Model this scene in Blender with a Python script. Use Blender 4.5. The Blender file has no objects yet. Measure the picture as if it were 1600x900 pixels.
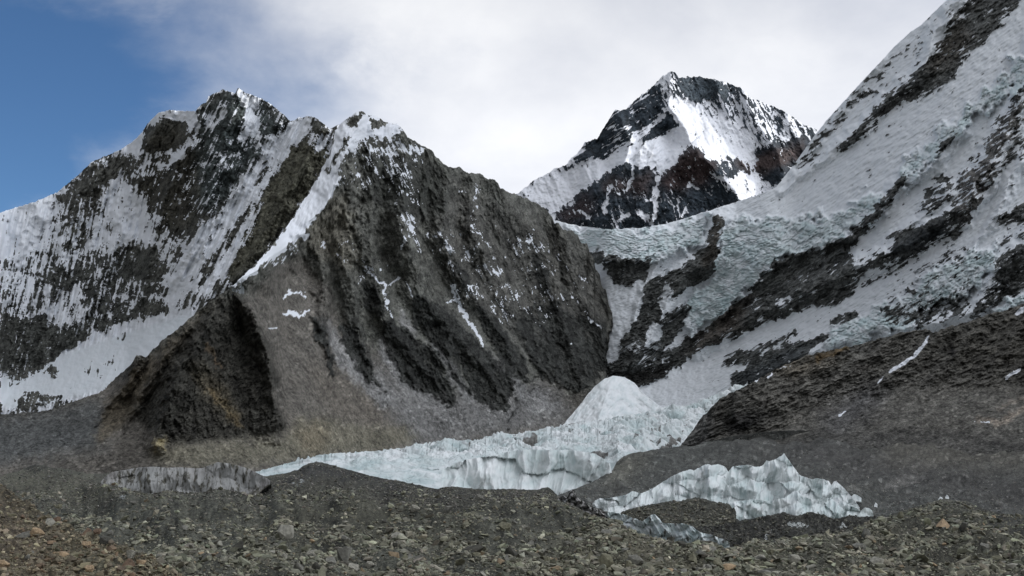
import bpy, math, random
import numpy as np
from math import radians as R

# ------------------------------------------------------------------ camera, sky, sun, exposure
FPX = 1715.0                       # focal length in photo pixels (photo 1600 x 900)
HOR = 700.0                        # row of the true horizon
TH = math.atan((HOR - 450.0) / FPX)
SC = bpy.context.scene
COL = SC.collection
cam_d = bpy.data.cameras.new('camera'); cam = bpy.data.objects.new('camera', cam_d); COL.objects.link(cam)
cam_d.sensor_width = 36.0; cam_d.lens = 36.0 * FPX / 1600.0
cam_d.clip_start = 0.5; cam_d.clip_end = 60000
cam.location = (0, 0, 0); cam.rotation_euler = (R(90) + TH, 0, 0)
SC.camera = cam

SUN_TO = np.array((0.86, 0.21, 0.39)); SUN_TO /= np.linalg.norm(SUN_TO)
SUN_EL = math.asin(SUN_TO[2]); SUN_ROT = math.atan2(SUN_TO[0], SUN_TO[1])

W = bpy.data.worlds.new('World'); SC.world = W; W.use_nodes = True
def build_world():
    nt = W.node_tree; N = nt.nodes; L = nt.links; N.clear()
    out = N.new('ShaderNodeOutputWorld'); bg = N.new('ShaderNodeBackground'); bg.inputs['Strength'].default_value = 0.13
    sky = N.new('ShaderNodeTexSky'); sky.sky_type = 'NISHITA'; sky.sun_disc = False
    sky.sun_elevation = SUN_EL; sky.sun_rotation = SUN_ROT
    sky.altitude = 5300; sky.air_density = 1.35; sky.dust_density = 0.2; sky.ozone_density = 3.0
    tc = N.new('ShaderNodeTexCoord'); sep = N.new('ShaderNodeSeparateXYZ'); L.new(tc.outputs['Generated'], sep.inputs[0])
    def math_(op, a, b=None, clamp=False):
        m = N.new('ShaderNodeMath'); m.operation = op; m.use_clamp = clamp
        for i, v in enumerate((a, b)):
            if v is None: continue
            if isinstance(v, (int, float)): m.inputs[i].default_value = v
            else: L.new(v, m.inputs[i])
        return m.outputs[0]
    def noise(scale, det, rough, dist=0.0, stretch=(1, 1, 1), off=(0, 0, 0)):
        mp = N.new('ShaderNodeMapping'); L.new(tc.outputs['Generated'], mp.inputs['Vector'])
        mp.inputs['Scale'].default_value = stretch; mp.inputs['Location'].default_value = off
        n = N.new('ShaderNodeTexNoise'); n.inputs['Scale'].default_value = scale; n.inputs['Detail'].default_value = det
        n.inputs['Roughness'].default_value = rough; n.inputs['Distortion'].default_value = dist
        L.new(mp.outputs[0], n.inputs['Vector']); return n.outputs['Fac']
    # cloud cover: thick to the right of the view, open sky on the left, thin wisps between
    az = math_('ADD', math_('MULTIPLY', sep.outputs['X'], 3.1), math_('MULTIPLY', sep.outputs['Z'], 1.9))
    n1 = noise(2.6, 7, 0.55, 0.25, (1, 1, 2.2), (3.1, 0.4, 0.3))
    n2 = noise(7.0, 6, 0.6, 0.3, (1, 1, 1.8), (1.3, 5.0, 2.0))
    cov = math_('ADD', az, math_('MULTIPLY', math_('SUBTRACT', n1, 0.5), 1.5))
    cov = math_('ADD', cov, math_('MULTIPLY', math_('SUBTRACT', n2, 0.5), 0.45))
    cov = math_('ADD', cov, 0.22)
    wsp = noise(3.6, 8, 0.60, 0.25, (1, 1, 1.9), (2.2, 9.0, 1.0))                                   # thin wisps over the open sky
    cov = math_('ADD', cov, math_('MULTIPLY', math_('MAXIMUM', math_('SUBTRACT', wsp, 0.46), 0.0), 1.7))
    ymask = math_('MULTIPLY', math_('SUBTRACT', 0.55, sep.outputs['Y']), 2.0)      # behind and overhead: cloud as well
    cov = math_('MAXIMUM', cov, ymask)
    mr = N.new('ShaderNodeMapRange'); mr.interpolation_type = 'SMOOTHSTEP'; L.new(cov, mr.inputs['Value'])
    mr.inputs['From Min'].default_value = -0.30; mr.inputs['From Max'].default_value = 0.75
    n3 = noise(3.2, 8, 0.55, 0.2, (1, 1, 1.9), (7.7, 2.0, 4.0))
    cr = N.new('ShaderNodeValToRGB'); L.new(n3, cr.inputs['Fac'])
    cr.color_ramp.elements[0].position = 0.33; cr.color_ramp.elements[0].color = (4.3, 4.55, 5.2, 1)
    cr.color_ramp.elements[1].position = 0.68; cr.color_ramp.elements[1].color = (6.8, 6.9, 7.15, 1)
    # brighter towards the sun side and low down
    lowm = N.new('ShaderNodeMapRange'); L.new(sep.outputs['Z'], lowm.inputs['Value'])
    lowm.inputs['From Min'].default_value = 0.40; lowm.inputs['From Max'].default_value = 0.18
    lowm.inputs['To Min'].default_value = 0.92; lowm.inputs['To Max'].default_value = 1.16
    vm = N.new('ShaderNodeVectorMath'); vm.operation = 'SCALE'; L.new(cr.outputs[0], vm.inputs[0]); L.new(lowm.outputs[0], vm.inputs['Scale'])
    fw = N.new('ShaderNodeMapRange'); L.new(sep.outputs['Y'], fw.inputs['Value'])          # heavier cloud behind the viewer
    fw.inputs['From Min'].default_value = 0.0; fw.inputs['From Max'].default_value = 0.75; fw.inputs['To Min'].default_value = 0.60; fw.inputs['To Max'].default_value = 1.10
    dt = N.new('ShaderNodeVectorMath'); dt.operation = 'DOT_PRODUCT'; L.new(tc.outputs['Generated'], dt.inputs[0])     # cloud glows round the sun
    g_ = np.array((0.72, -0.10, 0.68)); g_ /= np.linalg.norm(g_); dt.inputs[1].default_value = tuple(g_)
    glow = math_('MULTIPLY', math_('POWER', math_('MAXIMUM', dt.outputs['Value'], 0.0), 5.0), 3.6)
    left = N.new('ShaderNodeMapRange'); L.new(sep.outputs['X'], left.inputs['Value'])
    left.inputs['From Min'].default_value = -0.9; left.inputs['From Max'].default_value = -0.25; left.inputs['To Min'].default_value = 0.6; left.inputs['To Max'].default_value = 1.0
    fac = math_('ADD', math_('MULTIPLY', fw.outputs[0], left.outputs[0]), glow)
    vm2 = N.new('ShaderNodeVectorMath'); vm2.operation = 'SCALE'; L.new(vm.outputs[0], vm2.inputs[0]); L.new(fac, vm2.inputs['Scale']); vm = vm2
    hs = N.new('ShaderNodeHueSaturation'); hs.inputs['Saturation'].default_value = 1.1; hs.inputs['Value'].default_value = 0.92; L.new(sky.outputs[0], hs.inputs['Color'])
    mix = N.new('ShaderNodeMix'); mix.data_type = 'RGBA'
    L.new(mr.outputs[0], mix.inputs['Factor']); L.new(hs.outputs[0], mix.inputs['A']); L.new(vm.outputs[0], mix.inputs['B'])
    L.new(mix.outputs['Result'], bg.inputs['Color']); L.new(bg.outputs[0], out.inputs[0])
build_world()
sd = bpy.data.lights.new('sun', 'SUN'); so = bpy.data.objects.new('sun', sd); COL.objects.link(so)
sd.energy = 1.7; sd.angle = R(0.6); sd.color = (1.0, 0.95, 0.87)
from mathutils import Vector
so.rotation_euler = Vector(SUN_TO).to_track_quat('Z', 'Y').to_euler()
SC.view_settings.view_transform = 'Standard'; SC.view_settings.look = 'None'
SC.view_settings.exposure = 0.0; SC.view_settings.gamma = 1.0
SC.cycles.max_bounces = 5; SC.cycles.diffuse_bounces = 3

# ------------------------------------------------------------------ noise and painting tools
rng = np.random.default_rng(7)
_ang = rng.random((256, 256)) * 2 * np.pi
GX, GY = np.cos(_ang), np.sin(_ang)
RT = rng.random((256, 256, 3))
def perlin(x, y, seed=0):
    x = x + seed * 17.31; y = y + seed * 9.77
    xi = np.floor(x); yi = np.floor(y); fx = x - xi; fy = y - yi
    xi = xi.astype(np.int64) & 255; yi = yi.astype(np.int64) & 255
    x1 = (xi + 1) & 255; y1 = (yi + 1) & 255
    u = fx * fx * fx * (fx * (fx * 6 - 15) + 10); v = fy * fy * fy * (fy * (fy * 6 - 15) + 10)
    a = GX[xi, yi] * fx + GY[xi, yi] * fy; b = GX[x1, yi] * (fx - 1) + GY[x1, yi] * fy
    c = GX[xi, y1] * fx + GY[xi, y1] * (fy - 1); d = GX[x1, y1] * (fx - 1) + GY[x1, y1] * (fy - 1)
    return ((a + (b - a) * u) * (1 - v) + (c + (d - c) * u) * v) * 1.5
def fbm(x, y, o=5, seed=0, g=0.5):
    s = 0; a = 1; t = 0
    for i in range(o):
        s = s + a * perlin(x, y, seed + i * 3.1); t += a; a *= g; x = x * 2.03; y = y * 2.03
    return s / t * 1.35
def ridged(x, y, o=5, seed=0, g=0.55):
    s = 0; a = 1; t = 0
    for i in range(o):
        n = 1 - np.abs(perlin(x, y, seed + i * 5.3)) * 1.7; s = s + a * n * n; t += a; a *= g; x = x * 2.1; y = y * 2.1
    return s / t
def worley(x, y, seed=0):
    """distance to nearest and second nearest feature, and a random number of the nearest cell"""
    x = x + seed * 3.7; y = y + seed * 7.1
    xi = np.floor(x).astype(np.int64); yi = np.floor(y).astype(np.int64)
    f1 = np.full(x.shape, 9.0); f2 = np.full(x.shape, 9.0); cid = np.zeros(x.shape)
    for dx in (-1, 0, 1):
        for dy in (-1, 0, 1):
            r = RT[(xi + dx) & 255, (yi + dy) & 255]
            d = np.hypot(xi + dx + r[..., 0] - x, yi + dy + r[..., 1] - y)
            m = d < f1
            f2 = np.where(m, f1, np.minimum(f2, d)); cid = np.where(m, r[..., 2], cid); f1 = np.where(m, d, f1)
    return f1, f2, cid
def rot(x, y, dx, dy):
    """coordinates along and across direction (dx, dy)"""
    l = math.hypot(dx, dy); dx /= l; dy /= l
    return x * dx + y * dy, -x * dy + y * dx
def veins(a, c, la, lc, seed, w=.12):
    """thin connected lines that run along direction a"""
    n = np.abs(fbm(a / la, c / lc, 3, seed, .45)); m = np.clip(.55 + 1.3 * perlin(a / la / 1.2, c / lc / 3.1, seed + 40), 0, 1)
    return np.clip(1 - n / w, 0, 1) ** .7 * m
def sstep(x, a, b):
    t = np.clip((x - a) / (b - a), 0, 1); return t * t * (3 - 2 * t)
def lin(c):
    c = np.array(c, float) / 255.0
    return np.where(c <= 0.04045, c / 12.92, ((c + 0.055) / 1.055) ** 2.4)

CX0, CY0, CS = -240, -60, 2.0           # authoring sheet: one cell is two photo pixels
CW, CH = 1040, 520
def sheet(v=0.0): return np.full((CH, CW), float(v))
def _blur(a, s):
    s = s / CS
    if s < 0.4: return a
    n = int(3 * s) + 1; k = np.exp(-0.5 * (np.arange(-n, n + 1) / s) ** 2); k /= k.sum()
    p = np.pad(a, n, mode='edge')
    p = np.apply_along_axis(lambda r: np.convolve(r, k, 'valid'), 1, p)
    return np.apply_along_axis(lambda r: np.convolve(r, k, 'valid'), 0, p)
def _box(pts, m):
    p = np.array(pts, float); lo = ((p.min(0) - m) - (CX0, CY0)) / CS; hi = ((p.max(0) + m) - (CX0, CY0)) / CS
    i0, j0 = max(0, int(lo[0])), max(0, int(lo[1])); i1, j1 = min(CW, int(hi[0]) + 2), min(CH, int(hi[1]) + 2)
    X, Y = np.meshgrid(CX0 + CS * (np.arange(i0, i1) + 0.5), CY0 + CS * (np.arange(j0, j1) + 0.5))
    return p, (slice(j0, j1), slice(i0, i1)), X, Y
def poly_mask(pts, blur):
    p, sl, X, Y = _box(pts, blur * 3 + 4); ins = np.zeros(X.shape, bool)
    if X.size == 0: return sl, np.zeros(X.shape)
    for (x0, y0), (x1, y1) in zip(p, np.roll(p, -1, 0)):
        if y0 == y1: continue
        ins ^= ((Y < y0) != (Y < y1)) & (X < (x1 - x0) * (Y - y0) / (y1 - y0) + x0)
    return sl, _blur(ins.astype(float), blur)
def seg_dist(X, Y, p):
    best = np.full(X.shape, 1e9); T = np.zeros(X.shape); n = len(p) - 1; side = np.zeros(X.shape)
    for i in range(n):
        (x0, y0), (x1, y1) = p[i], p[i + 1]; dx, dy = x1 - x0, y1 - y0
        t = np.clip(((X - x0) * dx + (Y - y0) * dy) / (dx * dx + dy * dy + 1e-9), 0, 1)
        d = np.hypot(X - x0 - t * dx, Y - y0 - t * dy); m = d < best
        best = np.where(m, d, best); T = np.where(m, (i + t) / n, T)
    return best, T
def stroke_mask(pts, w, blur):
    p, sl, X, Y = _box(pts, w + blur * 3 + 2)
    if X.size == 0: return sl, np.zeros(X.shape)
    d, t = seg_dist(X, Y, p)
    return sl, np.clip(0.5 + (w * 0.5 - d) / max(blur, 1.0), 0, 1)
def P_(a, v, pts, blur=3, op=1.0):
    sl, m = poly_mask(pts, blur); a[sl] = a[sl] * (1 - m * op) + v * m * op
def S_(a, v, pts, w=5, blur=3, op=1.0):
    sl, m = stroke_mask(pts, w, blur); a[sl] = a[sl] * (1 - m * op) + v * m * op
def sample(a, px, py):
    fx = np.clip((px - CX0) / CS - 0.5, 0, CW - 1.001); fy = np.clip((py - CY0) / CS - 0.5, 0, CH - 1.001)
    i = fx.astype(int); j = fy.astype(int); u = fx - i; v = fy - j
    return (a[j, i] * (1 - u) + a[j, i + 1] * u) * (1 - v) + (a[j + 1, i] * (1 - u) + a[j + 1, i + 1] * u) * v
def warp(px, py, a1=6, s1=22, a2=2.2, s2=7, seed=0):
    return (px + a1 * fbm(px / s1, py / s1, 2, seed + 11) + a2 * fbm(px / s2, py / s2, 2, seed + 13),
            py + a1 * fbm(px / s1, py / s1, 2, seed + 17) + a2 * fbm(px / s2, py / s2, 2, seed + 19))
def rocktex(px, py, dx, dy, seed, k=1.0):
    """blocky fractured rock: tone multiplier and relief, joints along and across direction (dx, dy)"""
    wx, wy = warp(px, py, 3.5, 15, 1.2, 5, seed); a, c = rot(wx, wy, dx, dy)
    f1, f2, c1 = worley(a / (22 * k), c / (7 * k), seed); g1, g2, c2 = worley(a / (10 * k), c / (3.6 * k), seed + 1)
    crack = (1 - sstep(f2 - f1, 0, .16)) * .35 + (1 - sstep(g2 - g1, 0, .2)) * .22 + .4 * veins(c, a, 26 * k, 7 * k, seed + 3, .08) + .3 * veins(a, c, 30 * k, 8 * k, seed + 5, .08)
    return 1 + .42 * (c1 - .5) + .42 * (c2 - .5) - crack, 1.5 * (c1 - .5) + .8 * (c2 - .5) - .9 * crack
class Tint:
    """albedo sheet, colours given as they look in open shade (sRGB 0-255)"""
    cool = np.array((.955, 1.0, 1.045))
    def __init__(s, c, k=2.0): s.k = k; l = lin(c) * k; s.a = [sheet(l[i]) for i in range(3)]
    def p(s, c, pts, blur=6, op=1.0):
        sl, m = poly_mask(pts, blur); l = lin(c) * s.k
        for i in range(3): s.a[i][sl] = s.a[i][sl] * (1 - m * op) + l[i] * m * op
    def s_(s, c, pts, w=6, blur=4, op=1.0):
        sl, m = stroke_mask(pts, w, blur); l = lin(c) * s.k
        for i in range(3): s.a[i][sl] = s.a[i][sl] * (1 - m * op) + l[i] * m * op
    def get(s, px, py): return np.stack([sample(a, px, py) for a in s.a], -1) * s.cool

# ------------------------------------------------------------------ from a sight line and a distance to a place in the world
def place(px, py, D):
    cx = (px - 800.0) / FPX; cy = -(py - 450.0) / FPX
    y = math.cos(TH) - math.sin(TH) * cy; z = math.sin(TH) + math.cos(TH) * cy
    return np.stack([cx / y * D, D * np.ones_like(cx), z / y * D], -1)
def smooth1(a, n):
    n = int(min(n, len(a) // 3)); 
    if n < 2: return a
    k = np.hanning(2 * n + 1); k /= k.sum(); i0 = 2 * a[0] - a[1:n + 1][::-1]; i1 = 2 * a[-1] - a[-n - 1:-1][::-1]
    return np.convolve(np.r_[i0, a, i1], k, 'valid')
def curve(pts): 
    p = np.array(pts, float); return lambda x: np.interp(x, p[:, 0], p[:, 1])

# ------------------------------------------------------------------ materials
def new_mat(name):
    m = bpy.data.materials.new(name); m.use_nodes = True; nt = m.node_tree; nt.nodes.clear()
    return m, nt.nodes, nt.links
def nmath(N, L, op, a, b=None, clamp=False):
    m = N.new('ShaderNodeMath'); m.operation = op; m.use_clamp = clamp
    for i, v in enumerate((a, b)):
        if v is None: continue
        if isinstance(v, (int, float)): m.inputs[i].default_value = v
        else: L.new(v, m.inputs[i])
    return m.outputs[0]
def nnoise(N, L, co, scale, det=4, rough=0.6, stretch=None, kind='noise'):
    if stretch:
        mp = N.new('ShaderNodeMapping'); L.new(co, mp.inputs['Vector']); mp.inputs['Scale'].default_value = stretch[:3]
        if len(stretch) > 3: mp.inputs['Rotation'].default_value = stretch[3:]
        co = mp.outputs[0]
    if kind == 'voronoi':
        n = N.new('ShaderNodeTexVoronoi'); n.inputs['Scale'].default_value = scale; L.new(co, n.inputs['Vector']); return n
    n = N.new('ShaderNodeTexNoise'); n.inputs['Scale'].default_value = scale; n.inputs['Detail'].default_value = det
    n.inputs['Roughness'].default_value = rough; L.new(co, n.inputs['Vector']); return n.outputs['Fac']
def mapr(N, L, v, a, b, c, d, smooth=False):
    m = N.new('ShaderNodeMapRange'); L.new(v, m.inputs['Value'])
    if smooth: m.interpolation_type = 'SMOOTHSTEP'
    for k, x in zip(('From Min', 'From Max', 'To Min', 'To Max'), (a, b, c, d)): m.inputs[k].default_value = x
    return m.outputs[0]
def mixc(N, L, f, a, b, mode='MIX'):
    m = N.new('ShaderNodeMix'); m.data_type = 'RGBA'; m.blend_type = mode
    for k, v in (('Factor', f), ('A', a), ('B', b)):
        s = [i for i in m.inputs if i.name == k and (k == 'Factor' and i.type == 'VALUE' or k != 'Factor' and i.type == 'RGBA')][0]
        if isinstance(v, (int, float)): s.default_value = v
        elif isinstance(v, tuple): s.default_value = (*v, 1)
        else: L.new(v, s)
    return [o for o in m.outputs if o.type == 'RGBA'][0]
SNOW = (0.76, 0.79, 0.83); ICE = (0.50, 0.61, 0.625)
def terrain_mat(name, px_m, grain=1.0, bump=1.0, stretch=(1, 1, 1), snow=SNOW, ice=ICE, var=0.72):
    """rock colour, snow and ice come from the mesh's attributes; px_m is the size in metres of the finest detail"""
    m, N, L = new_mat(name)
    out = N.new('ShaderNodeOutputMaterial'); b = N.new('ShaderNodeBsdfPrincipled'); L.new(b.outputs[0], out.inputs[0])
    tc = N.new('ShaderNodeTexCoord').outputs['Object']
    at = lambda n: N.new('ShaderNodeAttribute') if False else _attr(N, n)
    rock = at('rock').outputs['Color']; sn = at('snow').outputs['Fac']; ic = at('ice').outputs['Fac']
    fine = nnoise(N, L, tc, 1.0 / (px_m * 2.4), 5, 0.75, stretch); big = nnoise(N, L, tc, 1.0 / (px_m * 22), 5, 0.62, stretch)
    vor = nnoise(N, L, tc, 1.0 / (px_m * 5.0), kind='voronoi', stretch=stretch).outputs['Color']
    vs = N.new('ShaderNodeSeparateColor'); L.new(vor, vs.inputs[0])
    g = nmath(N, L, 'ADD', mapr(N, L, fine, 0.32, 0.68, 1 - var * grain, 1 + var * grain), mapr(N, L, big, 0.3, 0.7, -0.28, 0.28))
    g = nmath(N, L, 'ADD', g, mapr(N, L, vs.outputs[0], 0, 1, -0.3 * grain, 0.3 * grain))
    g = nmath(N, L, 'MAXIMUM', g, 0.25)
    vm = N.new('ShaderNodeVectorMath'); vm.operation = 'SCALE'; L.new(rock, vm.inputs[0]); L.new(g, vm.inputs['Scale'])
    hue = nnoise(N, L, tc, 1.0 / (px_m * 40), 3, 0.5)
    c = mixc(N, L, mapr(N, L, hue, 0.4, 0.7, 0, 0.22), vm.outputs[0], mixc(N, L, 1.0, vm.outputs[0], (1.05, 0.99, 0.93), 'MULTIPLY'))
    # ice: from pale to clear blue-green
    icc = mixc(N, L, mapr(N, L, big, 0.35, 0.65, 0, 1), ice, (ice[0] * 1.22, ice[1] * 1.12, ice[2] * 1.1))
    dirty = mapr(N, L, fine, 0.25, 0.5, 0.86, 1.0)
    sc_ = N.new('ShaderNodeVectorMath'); sc_.operation = 'SCALE'; L.new(icc, sc_.inputs[0]); L.new(dirty, sc_.inputs['Scale'])
    sw = mixc(N, L, ic, snow, sc_.outputs[0])
    f = mapr(N, L, nmath(N, L, 'ADD', sn, mapr(N, L, fine, 0.25, 0.75, -0.32, 0.32)), 0.36, 0.64, 0, 1, True)
    col = mixc(N, L, f, c, sw)
    L.new(col, b.inputs['Base Color']); b.inputs['Roughness'].default_value = 0.92
    try: b.inputs['Specular IOR Level'].default_value = 0.18
    except KeyError: pass
    bp = N.new('ShaderNodeBump'); bp.inputs['Distance'].default_value = px_m * 1.6 * bump
    st = mapr(N, L, f, 0, 1, 0.9, 0.22); L.new(st, bp.inputs['Strength']); L.new(fine, bp.inputs['Height']); L.new(bp.outputs[0], b.inputs['Normal'])
    return m
def _attr(N, n):
    a = N.new('ShaderNodeAttribute'); a.attribute_name = n; return a

def tag(o, label=None, cat=None, group=None, kind=None):
    for k, v in (('label', label), ('category', cat), ('group', group), ('kind', kind)):
        if v: o[k] = v
    return o
def mesh_from(name, V, F, mat, attrs, smooth=True, parent=None, tris=False):
    """V (n,3), F (m,4 or 3), attrs {'rock':(n,3),'snow':(n,),'ice':(n,)} -> one object"""
    k = F.shape[1]; me = bpy.data.meshes.new(name); me.vertices.add(len(V)); me.vertices.foreach_set('co', V.astype(np.float32).ravel())
    me.loops.add(F.size); me.loops.foreach_set('vertex_index', F.astype(np.int32).ravel())
    me.polygons.add(len(F)); me.polygons.foreach_set('loop_start', np.arange(0, F.size, k, dtype=np.int32))
    me.polygons.foreach_set('loop_total', np.full(len(F), k, np.int32))
    me.polygons.foreach_set('use_smooth', np.full(len(F), smooth, bool)); me.update(calc_edges=True)
    for n, a in attrs.items():
        if a.ndim == 2:
            at = me.attributes.new(n, 'FLOAT_COLOR', 'POINT'); c = np.ones((len(V), 4), np.float32); c[:, :3] = a; at.data.foreach_set('color', c.ravel())
        else:
            at = me.attributes.new(n, 'FLOAT', 'POINT'); at.data.foreach_set('value', a.astype(np.float32))
    me.materials.append(mat); o = bpy.data.objects.new(name, me); COL.objects.link(o); o.parent = parent
    return o
def grid_faces(r, c):
    i = np.arange(r * c).reshape(r, c)
    return np.stack([i[:-1, :-1], i[:-1, 1:], i[1:, 1:], i[1:, :-1]], -1).reshape(-1, 4)

class Relief:
    """A hillside seen from its foot: columns by bearing, rows from foot to crest, each point at its own distance,
    followed by the far side that falls away behind the crest."""
    def __init__(s, x0, x1, top, bot, step=1.35, rowstep=None, jag=0.0, jagscale=6.0, seed=0):
        nx = int((x1 - x0) / step) + 1; s.x = np.linspace(x0, x1, nx); s.top = curve(top)(s.x); s.bot = curve(bot)(s.x)
        if jag: s.top = s.top + jag * fbm(s.x / jagscale, s.x * 0 + seed, 4, seed, 0.65)
        s.top = np.minimum(s.top, s.bot - 1.0)
        ny = int((s.bot - s.top).max() / (rowstep or step)) + 1; v = np.linspace(0, 1, ny)[:, None]
        s.v = v * np.ones_like(s.x); s.py = s.bot + (s.top - s.bot) * v; s.px = np.ones_like(v) * s.x; s.seed = seed
    def climb(s, D0, tan):
        """distance by walking up each column on slope tan (array or number)"""
        tan = tan * np.ones_like(s.px); D = np.zeros_like(s.px); D[0] = smooth1(curve(D0)(s.x), 70 / (s.x[1] - s.x[0])) if isinstance(D0, list) else D0
        for r in range(1, len(D)):
            dz = (s.py[r - 1] - s.py[r]) / FPX * D[r - 1]
            D[r] = D[r - 1] + dz / tan[r]
        return D
    def finish(s, name, D, mat, rock, snow=None, ice=None, zadd=None, back=400.0, backtan=1.2, backrows=14, extra=None, parent=None, smooth=True):
        V = place(s.px, s.py, D)
        if zadd is not None: V[..., 2] += zadd
        s.V = V; s.D = D
        z = np.zeros_like(s.px); snow = z if snow is None else snow; ice = z if ice is None else ice
        t = (np.arange(1, backrows + 1) / backrows) ** 1.3
        n = V[-1:, :, :]; dirn = n.copy(); dirn[..., 2] = 0; dirn /= np.linalg.norm(dirn, axis=-1, keepdims=True)
        B = n + dirn * (t * back)[:, None, None]; B[..., 2] -= (t * back)[:, None] * backtan
        B[..., 2] += fbm(B[..., 0] / back * 6, B[..., 1] / back * 6, 4, s.seed + 2) * back * 0.05 * t[:, None]
        K = V[:1].copy(); K[..., 1] -= .004 * D[:1]; K[..., 2] -= .03 * D[:1]; K2 = V[:1].copy(); K2[..., 1] -= .012 * D[:1]; K2[..., 2] -= .12 * D[:1]      # buried foot
        rep = lambda a: np.concatenate([a[:1], a[:1], a, np.repeat(a[-1:], backrows, 0)], 0)
        VV = np.concatenate([K2, K, V, B], 0); rows, cols = VV.shape[:2]
        at = {'rock': rep(rock).reshape(-1, 3), 'snow': rep(snow).ravel(), 'ice': rep(ice).ravel()}
        return mesh_from(name, VV.reshape(-1, 3), grid_faces(rows, cols), mat, at, smooth, parent)

class Ribs:
    """Branching spurs. Each rib has a height above the face that runs out towards its toe; flanks fall at k metres per pixel,
    and where two flanks meet there is a sharp gully."""
    def __init__(s, x0, y0, x1, y1, k=.95, seed=1, base=-999):
        s.x0, s.y0 = x0, y0; s.w, s.h = int(x1 - x0) + 1, int(y1 - y0) + 1; s.H = np.full((s.h, s.w), float(base)); s.k = k; s.r = np.random.default_rng(seed)
    def line(s, p, h0, h1, k=None):
        k = k or s.k; p = np.array(p, float); m = max(h0, h1, 1) / k + 14
        i0, j0 = (np.maximum(p.min(0) - m - (s.x0, s.y0), 0)).astype(int); i1, j1 = (p.max(0) + m - (s.x0, s.y0)).astype(int) + 2
        i1, j1 = min(i1, s.w), min(j1, s.h)
        if i1 <= i0 or j1 <= j0: return
        X, Y = np.meshgrid(s.x0 + np.arange(i0, i1) + .5, s.y0 + np.arange(j0, j1) + .5)
        d, t = seg_dist(X, Y, p); s.H[j0:j1, i0:i1] = np.maximum(s.H[j0:j1, i0:i1], h0 + (h1 - h0) * t ** 1.25 - k * d)
    def tree(s, p, h0, h1, fall=(0.2, 1), depth=2, gap=26, ang=.62, ln=.9):
        p = np.array(p, float)
        # roughen the line itself
        q = [p[0]]
        for a, b in zip(p[:-1], p[1:]):
            L_ = np.hypot(*(b - a)); n = max(1, int(L_ / 16)); u = (b - a) / max(L_, 1e-6); nn = np.array((-u[1], u[0]))
            for i in range(1, n + 1): q.append(a + (b - a) * i / n + (nn * s.r.normal(0, L_ / n * .17) if i < n else 0))
        q = np.array(q); s.line(q, h0, h1)
        if depth == 0: return
        seg = np.hypot(*np.diff(q, axis=0).T); cum = np.r_[0, np.cumsum(seg)]; tot = cum[-1]; pos = gap * s.r.uniform(.3, .9)
        side = 1
        while pos < tot * .96:
            t = pos / tot; c = np.array([np.interp(pos, cum, q[:, 0]), np.interp(pos, cum, q[:, 1])]); h = h0 + (h1 - h0) * t ** 1.25
            if h > 5:
                f = np.array(fall, float); f /= np.hypot(*f); a = side * ang * s.r.uniform(.7, 1.25); d = np.array((f[0] * math.cos(a) - f[1] * math.sin(a), f[0] * math.sin(a) + f[1] * math.cos(a)))
                l = h / s.k * ln * s.r.uniform(.9, 1.7); mid = c + d * l * .5; end = mid + (d * .5 + f * .35) * l * .6
                s.tree([c, mid, end], h * .84, h * s.r.uniform(-.5, .05), fall, depth - 1, gap * .55, ang, ln)
            side = -side; pos += gap * s.r.uniform(.45, .8)
    def get(s, px, py, lo=0.0):
        fx = np.clip(px - s.x0 - .5, 0, s.w - 1.001); fy = np.clip(py - s.y0 - .5, 0, s.h - 1.001); i = fx.astype(int); j = fy.astype(int); u = fx - i; v = fy - j; a = s.H
        return np.maximum((a[j, i] * (1 - u) + a[j, i + 1] * u) * (1 - v) + (a[j + 1, i] * (1 - u) + a[j + 1, i + 1] * u) * v, lo)
def fin(D, px, py, pts, h, wl, wr):
    """a lopsided spur: long flank on the left of the downhill line, short steep one on the right; wedge-shaped in plan"""
    p = np.array(pts, float); m = max(wl, wr) + 3
    sel = (px > p[:, 0].min() - m) & (px < p[:, 0].max() + m) & (py > p[:, 1].min() - m) & (py < p[:, 1].max() + m)
    X, Y = px[sel], py[sel]; best = np.full(X.shape, 1e9); T = np.zeros(X.shape); sd = np.zeros(X.shape); n = len(p) - 1
    for i in range(n):
        (x0, y0), (x1, y1) = p[i], p[i + 1]; dx, dy = x1 - x0, y1 - y0
        t = np.clip(((X - x0) * dx + (Y - y0) * dy) / (dx * dx + dy * dy), 0, 1); d = np.hypot(X - x0 - t * dx, Y - y0 - t * dy); mk = d < best
        best = np.where(mk, d, best); T = np.where(mk, (i + t) / n, T); sd = np.where(mk, dx * (Y - y0) - dy * (X - x0), sd)
    w = np.where(sd > 0, wl, wr) * (.35 + .65 * np.clip(T * 1.6, 0, 1)); k = np.clip(1 - best / w, 0, 1)
    D[sel] -= h * k * np.clip(T * 4, 0, 1) * (.45 + .55 * np.clip(T * 1.5, 0, 1)); return D
def spur(D, px, py, pts, amp, w, w2=None):
    """raise a rib out of the face along a line: amp metres towards the viewer, w pixels wide each side"""
    p = np.array(pts, float); m = max(w, w2 or w) + 2
    sel = (px > p[:, 0].min() - m) & (px < p[:, 0].max() + m) & (py > p[:, 1].min() - m) & (py < p[:, 1].max() + m)
    if not sel.any(): return D
    X, Y = px[sel], py[sel]; d, t = seg_dist(X, Y, p); ww = w + ((w2 or w) - w) * t
    k = np.clip(1 - d / ww, 0, 1); fade = np.clip(t * 6, 0, 1) ** 0.5
    D[sel] -= amp * k ** 1.15 * fade; return D
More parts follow.
